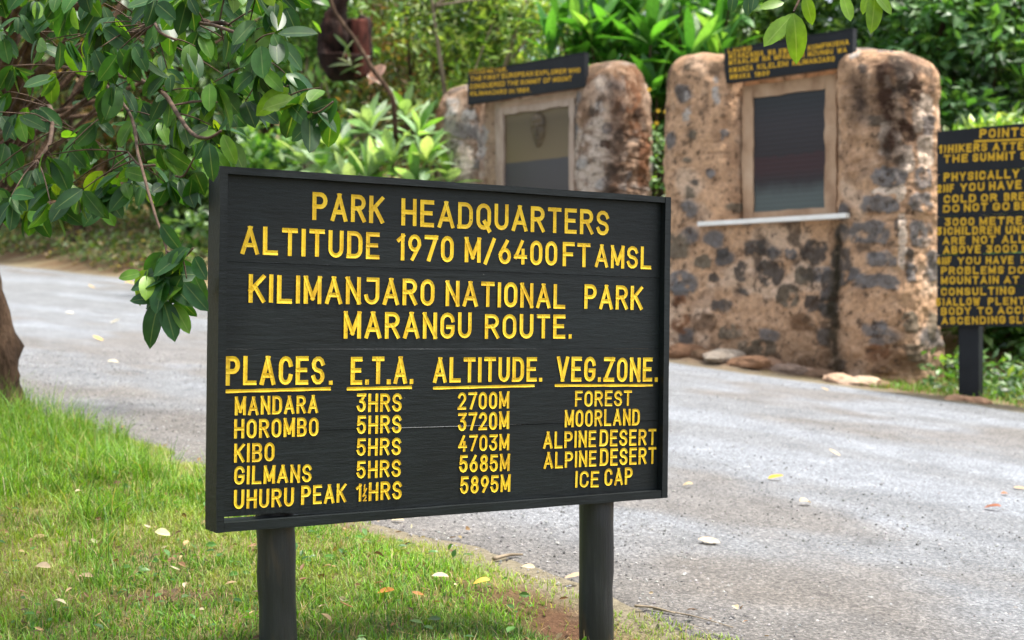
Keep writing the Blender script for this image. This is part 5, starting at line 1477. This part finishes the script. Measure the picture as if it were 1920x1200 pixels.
# ------------------------------------------------------------------ the near tree at left with its drooping sprays
tb = ground_at(4, 800)
tb = np.array([P(2, 780, 7.4)[0], 7.4, zg1(P(2, 780, 7.4)[0], 7.4)])
ntree = thing('broadleaf_tree', 'near tree at the left edge with glossy oval leaves drooping over the route board corner', 'tree', tb)
trunk = spline([tb - [0, 0, 0.15], P(2, 730, 7.4), P(-3, 640, 7.4), P(-28, 540, 7.4), P(-48, 430, 7.4), P(-70, 330, 7.3), P(-85, 240, 7.2)], 30)
mb = MB()
mb.add(*tube(trunk, np.concatenate([np.linspace(0.135, 0.108, 6), np.linspace(0.105, 0.075, 24)]), 16, 3, 0.06))
mb.build('trunk', M['bark'], ntree, True)
limbs = [
 spline([P(-75, 300, 7.3), P(8, 205, 6.6), P(45, 130, 6.3), P(70, 70, 6.0), P(150, 10, 5.2), P(280, -40, 4.6), P(430, -60, 4.1)], 40),
 spline([P(-75, 300, 7.3), P(0, 260, 6.5), P(60, 150, 5.8), P(150, 90, 5.0), P(260, 60, 4.3), P(350, 40, 3.9), P(430, 45, 3.6)], 40),
 spline([P(350, 40, 3.9), P(410, 50, 3.6), P(470, 80, 3.45), P(520, 150, 3.4), P(560, 200, 3.35), P(592, 212, 3.32), P(625, 190, 3.32)], 30),
 spline([P(-70, 340, 7.3), P(-20, 250, 6.2), P(60, 215, 5.4), P(140, 130, 4.7), P(235, 200, 4.1), P(262, 300, 3.6), P(290, 400, 3.35), P(312, 470, 3.28), P(310, 520, 3.26)], 50),
 spline([P(140, 130, 4.7), P(220, 140, 4.2), P(300, 170, 3.8), P(350, 240, 3.5), P(385, 260, 3.36), P(415, 245, 3.34)], 30),
 spline([P(-20, 260, 6.2), P(30, 240, 5.4), P(90, 200, 4.8), P(95, 260, 4.4), P(70, 300, 4.3)], 24),
 spline([P(-20, 250, 6.2), P(20, 80, 5.6), P(40, 0, 5.2), P(90, -60, 4.9)], 20),
 spline([P(430, -60, 4.1), P(700, -110, 3.9), P(1000, -130, 3.9), P(1280, -95, 3.9), P(1420, -40, 3.85), P(1495, -15, 3.8), P(1488, 22, 3.78)], 40),
 spline([P(1280, -95, 3.9), P(1480, -80, 3.85), P(1600, -40, 3.8), P(1650, -15, 3.8)], 20),
 spline([P(290, 310, 3.6), P(262, 310, 3.75), P(240, 285, 3.9)], 8),
 spline([P(312, 470, 3.28), P(340, 484, 3.25), P(362, 466, 3.23)], 10),
 spline([P(262, 60, 4.3), P(285, 40, 3.8), P(300, 60, 3.6), P(330, 75, 3.5)], 10),
 spline([P(330, 330, 3.5), P(345, 330, 3.4), P(362, 300, 3.38), P(385, 262, 3.36)], 10),
]
lr = [(0.042, 0.007), (0.030, 0.005), (0.005, 0.0025), (0.0075, 0.0022), (0.009, 0.003), (0.014, 0.004), (0.03, 0.008), (0.011, 0.003), (0.006, 0.003), (0.004, 0.0025), (0.003, 0.002), (0.006, 0.003), (0.003, 0.002)]
for lb_, (r0, r1) in zip(limbs, lr):
    mb = MB(); mb.add(*tube(lb_, np.linspace(r0, r1, len(lb_)), 8, 2, r0 * 0.4)); mb.build('branch', M['bark'] if r0 > 0.02 else M['twig'], ntree, True)
# clusters of leaves inside the measured outline of the foliage
poly = [(-60, -60), (560, -60), (520, 60), (545, 95), (570, 130), (520, 150), (505, 215), (480, 190), (445, 200), (400, 240), (345, 310), (320, 350), (250, 360), (215, 405), (140, 385), (90, 410), (40, 395), (-60, 380)]
poly_old = [(-60, -60), (540, -60), (505, 60), (530, 95), (560, 130), (520, 150), (500, 210), (480, 180), (440, 190), (400, 230), (330, 300), (315, 330), (250, 330), (210, 370), (130, 350), (90, 380), (40, 360), (-60, 330)]
def inside(x, y):
    c = False; j = len(poly) - 1
    for i in range(len(poly)):
        (xi, yi), (xj, yj) = poly[i], poly[j]
        if (yi > y) != (yj > y) and x < (xj - xi) * (y - yi) / (yj - yi) + xi: c = not c
        j = i
    return c
rt = np.random.default_rng(12)
LB, LD, LN, LL, LW, LC = [], [], [], [], [], []
DK = [(0.016, 0.060, 0.014, 5), (0.022, 0.078, 0.016, 4), (0.034, 0.105, 0.018, 2.4), (0.07, 0.17, 0.018, 1.5), (0.11, 0.20, 0.015, 0.7)]
FR = [(0.13, 0.25, 0.016, 3), (0.09, 0.20, 0.016, 3), (0.05, 0.12, 0.016, 1)]
def leaf(b, d, n, L, W, c):
    LB.append(b); LD.append(d); LN.append(n); LL.append(L); LW.append(W); LC.append(c)
def cluster(p, n, pal, spread=1.0, down=0.9, Lm=0.098):
    for k_ in range(n):
        a = rt.uniform(0, 2 * np.pi)
        d = nrm(np.array([math.cos(a) * spread, math.sin(a) * spread * 0.8, -down + rt.normal(0, 0.45)]))
        nn = nrm(np.array([rt.normal(0, 0.55), -0.75 + rt.normal(0, 0.4), 0.55 + rt.normal(0, 0.3)]))
        L = Lm * rt.uniform(0.55, 1.15)
        leaf(p + d * 0.008 + rt.normal(0, 0.008, 3), d, nn, L, L * rt.uniform(0.46, 0.58), pick(pal, 1, 0.2, rt)[0])
limb_pts = np.concatenate(limbs)
tmb = MB()
def attach(p):
    d = np.linalg.norm(limb_pts - p, axis=1)
    q = limb_pts[np.argmin(d + 0.15 * (limb_pts[:, 2] < p[2] - 0.02))]
    m = (p + q) / 2 + np.array([0, 0, 0.05 * np.linalg.norm(p - q)])
    L = np.linalg.norm(p - q)
    tmb.add(*tube(spline([q, m, p], 7), np.linspace(0.0022 + 0.002 * min(L, 1), 0.0015, 7), 5))
pts_c = []
tries = 0
while len(pts_c) < 98 and tries < 6000:
    tries += 1
    x, y = rt.uniform(-60, 560), rt.uniform(-60, 410)
    if not inside(x, y): continue
    if any(math.hypot(x - a, y - b) < 31 for a, b in pts_c): continue
    if x < 190 and 70 < y < 270 and rt.random() < 0.62: continue
    if rt.random() < sstep(0.5, 0.62, float(vnoise(np.array([x / 75.0, y / 60.0, 3.3]), 5))) * 0.75: continue       # the open, twiggy part at far left
    pts_c.append((x, y))
for (x, y) in pts_c:
    D = 3.35 + 0.9 * max(0, (420 - x) / 480) + rt.uniform(-0.05, 0.45)
    if rt.random() < 0.25: D += rt.uniform(0.3, 1.2)
    p = P(x, y, D)
    cluster(p, rt.integers(4, 9), DK, 0.75, 0.95, 0.095)
    attach(p)
for (x, y, D, n, pal) in ((592, 212, 3.32, 5, DK), (560, 190, 3.34, 5, DK), (625, 190, 3.32, 4, DK), (540, 160, 3.38, 3, FR), (600, 165, 3.33, 2, FR), (390, 262, 3.36, 2, DK), (415, 248, 3.34, 2, FR), (460, 190, 3.5, 5, DK), (500, 60, 3.5, 4, DK), (520, 50, 3.46, 2, FR),
                         (288, 395, 3.36, 0, DK), (312, 468, 3.28, 4, DK), (310, 518, 3.26, 6, DK), (338, 500, 3.24, 4, DK), (362, 466, 3.22, 4, DK), (350, 522, 3.23, 3, DK), (280, 510, 3.27, 2, FR), (330, 545, 3.27, 3, DK), (330, 330, 3.45, 3, DK), (362, 318, 3.4, 2, DK), (230, 320, 3.8, 4, DK), (200, 350, 3.9, 4, DK), (100, 345, 4.2, 4, DK)):
    p = P(x, y, D)
    if n: cluster(p, n, pal, 0.85, 0.75)
    if x > 250: attach(p)
# single leaves measured on the photograph: base pixel, tip pixel, distance
for (xb, yb, xt, yt, D, c) in ((302, 420, 335, 470, 3.29, 0), (392, 268, 398, 335, 3.27, 0), (418, 252, 440, 305, 3.3, 1), (300, 562, 270, 650, 3.26, 0), (305, 560, 330, 638, 3.26, 0), (325, 570, 356, 622, 3.27, 1), (345, 530, 390, 583, 3.2, 0), (300, 558, 243, 562, 3.26, 0), (298, 508, 270, 520, 3.27, 2), (265, 512, 222, 520, 3.28, 1),
                               (1488, 25, 1500, 112, 3.72, 3), (1484, 30, 1432, 86, 3.74, 3), (1485, 25, 1470, 55, 3.8, 3), (1470, 5, 1425, 12, 3.8, 3), (1510, -8, 1522, 42, 3.82, 3), (1580, -10, 1595, 40, 3.82, 3), (1640, -10, 1637, 60, 3.8, 3), (1640, -12, 1675, 22, 3.79, 3), (1632, -15, 1615, 20, 3.82, 3), (1375, -10, 1372, 20, 3.9, 0), (1405, -12, 1402, 30, 3.9, 0), (1415, -14, 1410, 20, 3.88, 0)):
    a, b = P(xb, yb, D), P(xt, yt, D - 0.015)
    L = np.linalg.norm(b - a)
    col = (np.array([0.02, 0.07, 0.022]), np.array([0.08, 0.18, 0.017]), np.array([0.05, 0.10, 0.05]), np.array([0.11, 0.22, 0.018]))[c] * rt.uniform(0.85, 1.15)
    leaf(a, b - a, np.array([rt.normal(0, 0.3), -0.9, 0.35]), L, max(L * 0.46, 0.03), col)
tmb.build('twigs', M['twig'], ntree, True)['kind'] = 'stuff'
V, Fc, C = leaves(np.array(LB), np.array(LD), np.array(LN), np.array(LL), np.array(LW), np.array(LC), 8, 0.22, rt.uniform(0.0, 0.35, len(LB)), 0.03, 'oval')
obj('crown', V, Fc, M['leaf_near'], ntree, C, True)
# the rest of its crown, above and left of the picture, and the smaller blurred leaves further back
n = 2600
r2 = np.random.default_rng(77)
cc = np.stack([r2.uniform(-4.6, -1.2, 70), r2.uniform(5.0, 8.6, 70), r2.uniform(1.9, 4.4, 70)], -1)
cc = cc[(cc[:, 2] > 2.4) | (cc[:, 0] < -2.0)]
ci = r2.integers(0, len(cc), n)
off = r2.normal(0, 0.16, (n, 3))
V, Fc, C = leaves(cc[ci] + off, nrm(off + np.array([0, 0, -0.12]) + r2.normal(0, 0.08, (n, 3))), np.tile([0.0, -0.5, 0.7], (n, 1)) + r2.normal(0, 0.4, (n, 3)), r2.uniform(0.07, 0.11, n), r2.uniform(0.035, 0.05, n), pick(DK, n, 0.25, r2), 4, 0.2, 0.2)
obj('crown', V, Fc, M['leaf_near'], ntree, C, True)
tm2 = MB()
for p in cc:
    q = trunk[r2.integers(16, 30)]
    tm2.add(*tube(limb_path(q, p, 0.15, r2), np.linspace(0.02, 0.004, 8), 5))
tm2.build('limbs', M['bark'], ntree, True)['kind'] = 'stuff'

# ------------------------------------------------------------------ fallen leaves and twigs
FALL = [
 (1455, 913, 0.075, (0.75, 0.42, 0.03), 'bright yellow fallen leaf on the open tarmac right of the route board', 1),
 (1510, 962, 0.07, (0.62, 0.48, 0.30), 'pale tan fallen leaf below the bright yellow leaf on the tarmac', 1),
 (1330, 1038, 0.085, (0.60, 0.50, 0.36), 'cream curled fallen leaf on the tarmac right of the small black stone', 1),
 (1290, 928, 0.05, (0.60, 0.48, 0.28), 'small straw coloured leaf beside the lower right corner of the route board', 1),
 (1862, 972, 0.07, (0.34, 0.12, 0.06), 'red brown folded fallen leaf near the right edge of the road', 1),
 (1884, 943, 0.045, (0.42, 0.20, 0.11), 'tiny rusty leaf just above the red brown folded leaf', 1),
 (1912, 932, 0.06, (0.58, 0.38, 0.22), 'tan fallen leaf cut by the right picture edge', 1),
 (1565, 868, 0.07, (0.66, 0.50, 0.32), 'light brown fallen leaf lying above the bright yellow one', 1),
 (1547, 738, 0.075, (0.66, 0.45, 0.20), 'ochre fallen leaf on the road below the peach rubble slab', 1),
 (242, 538, 0.16, (0.80, 0.48, 0.05), 'large yellow fallen leaf on the far tarmac beside the hanging spray', 1),
 (172, 545, 0.10, (0.66, 0.46, 0.20), 'tan fallen leaf left of the large yellow leaf on the far tarmac', 1),
 (131, 595, 0.08, (0.78, 0.72, 0.62), 'small whitish fallen leaf near the trunk on the far tarmac', 1),
 (216, 613, 0.12, (0.76, 0.68, 0.48), 'long cream fallen leaf on the tarmac left of the hanging spray', 1),
 (184, 647, 0.10, (0.78, 0.52, 0.14), 'amber fallen leaf on the tarmac between trunk and route board', 1),
 (212, 690, 0.08, (0.76, 0.66, 0.46), 'pale yellow fallen leaf nearest the grass at left', 1),
 (745, 982, 0.05, (0.66, 0.56, 0.38), 'straw coloured leaf at the verge edge under the route board', 1),
 (824, 1098, 0.055, (0.70, 0.60, 0.42), 'cream fallen leaf on the grass between the sign posts', 0),
 (905, 1112, 0.05, (0.75, 0.50, 0.08), 'yellow fallen leaf on the grass between the sign posts', 0),
 (724, 1132, 0.055, (0.50, 0.22, 0.05), 'orange brown fallen leaf on the grass between the sign posts', 0),
 (783, 1135, 0.035, (0.44, 0.18, 0.04), 'tiny rust leaf right of the orange brown leaf on the grass', 0),
 (990, 1080, 0.05, (0.62, 0.50, 0.34), 'tan fallen leaf at the gravel edge left of the right post', 0),
 (1075, 1100, 0.06, (0.58, 0.40, 0.26), 'brown fallen leaf against the left side of the right post', 0),
 (303, 1020, 0.06, (0.62, 0.58, 0.30), 'pale olive fallen leaf on the grass left of the left post', 0),
 (80, 1082, 0.06, (0.44, 0.34, 0.22), 'dry brown leaf on the grass at lower left', 0),
 (160, 1100, 0.05, (0.40, 0.28, 0.17), 'crumpled brown leaf beside the bare soil patch at lower left', 0),
]
for i, (px, py, L, col, lb, onroad) in enumerate(FALL):
    g = ground_at(px, py)
    rr = np.random.default_rng(500 + i)
    z = road_z(g[0], g[1]) + 0.006 if onroad else zg1(g[0], g[1]) + 0.026
    a = rr.uniform(-0.6, 0.6) + (math.pi if rr.random() < 0.5 else 0)
    d = np.array([math.cos(a), math.sin(a) * 0.8, 0.10])
    b = np.array([g[0], g[1], z]) - d * L / 2
    n_ = np.array([rr.normal(0, .15), -0.35, 1.0])
    V, Fc, C = leaves(b[None], d[None], n_[None], np.array([L]), np.array([L * 0.52]), np.array([col]) * 0.85, 9, rr.uniform(0.1, 0.7), rr.uniform(-0.4, 0.35), 0.03, 'oval')
    V += 0.12 * L * (np.stack([vnoise(V * 1.6 / L + q_i * 5, i + q_i) for q_i in range(3)], -1) - 0.5)
    V[:, 2] += (z + 0.002 - V[:, 2].min())
    tag(obj('fallen_leaf', V, Fc, M['dry_leaf'], None, C, True), lb, 'fallen leaf', 'fallen leaves on road and grass')
n = 1500
x, y = verge_pts(n, -4.0, 1.3, 2.8, 9.0, 0.25)
n = len(x)
B = np.stack([x, y, zg(x, y) + rng.uniform(0.012, 0.035, n)], -1)
L = rng.uniform(0.012, 0.045, n)
V, Fc, C = leaves(B, nrm(np.stack([rng.normal(0, 1, n), rng.normal(0, 1, n), rng.normal(0, .2, n)], -1)), np.tile([0.0, -0.3, 1.0], (n, 1)) + rng.normal(0, .4, (n, 3)), L, L * rng.uniform(.25, .6, n), pick([(0.20, 0.11, 0.05, 3), (0.40, 0.28, 0.14, 2), (0.10, 0.06, 0.03, 2), (0.5, 0.42, 0.28, 1)], n), 4, 0.5, rng.uniform(-.4, .4, n))
tag(obj('leaf_litter', V, Fc, M['dry_leaf'], None, C), kind='stuff')
for (x0, y0, x1, y1, r, lb) in ((925, 1056, 980, 1047, 0.008, 'short brown stick at the gravel edge behind the right post'),
                                (1190, 1148, 1265, 1157, 0.005, 'thin pale twig lying on the road right of the right post'),
                                (1225, 1150, 1375, 1182, 0.003, 'long thin dry stalk on the road below the pale twig')):
    a, b = ground_at(x0, y0), ground_at(x1, y1)
    for p in (a, b): p[2] = max(road_z(p[0], p[1]), zg1(p[0], p[1])) + r
    m = (a + b) / 2 + np.array([0.0, 0.012, 0.004])
    mb = MB(); mb.add(*tube(spline([a, m, b], 10), np.linspace(r, r * 0.5, 10), 6, 3, r * 0.4))
    tag(mb.build('twig', M['pale_bark'], None, True), lb, 'twig')
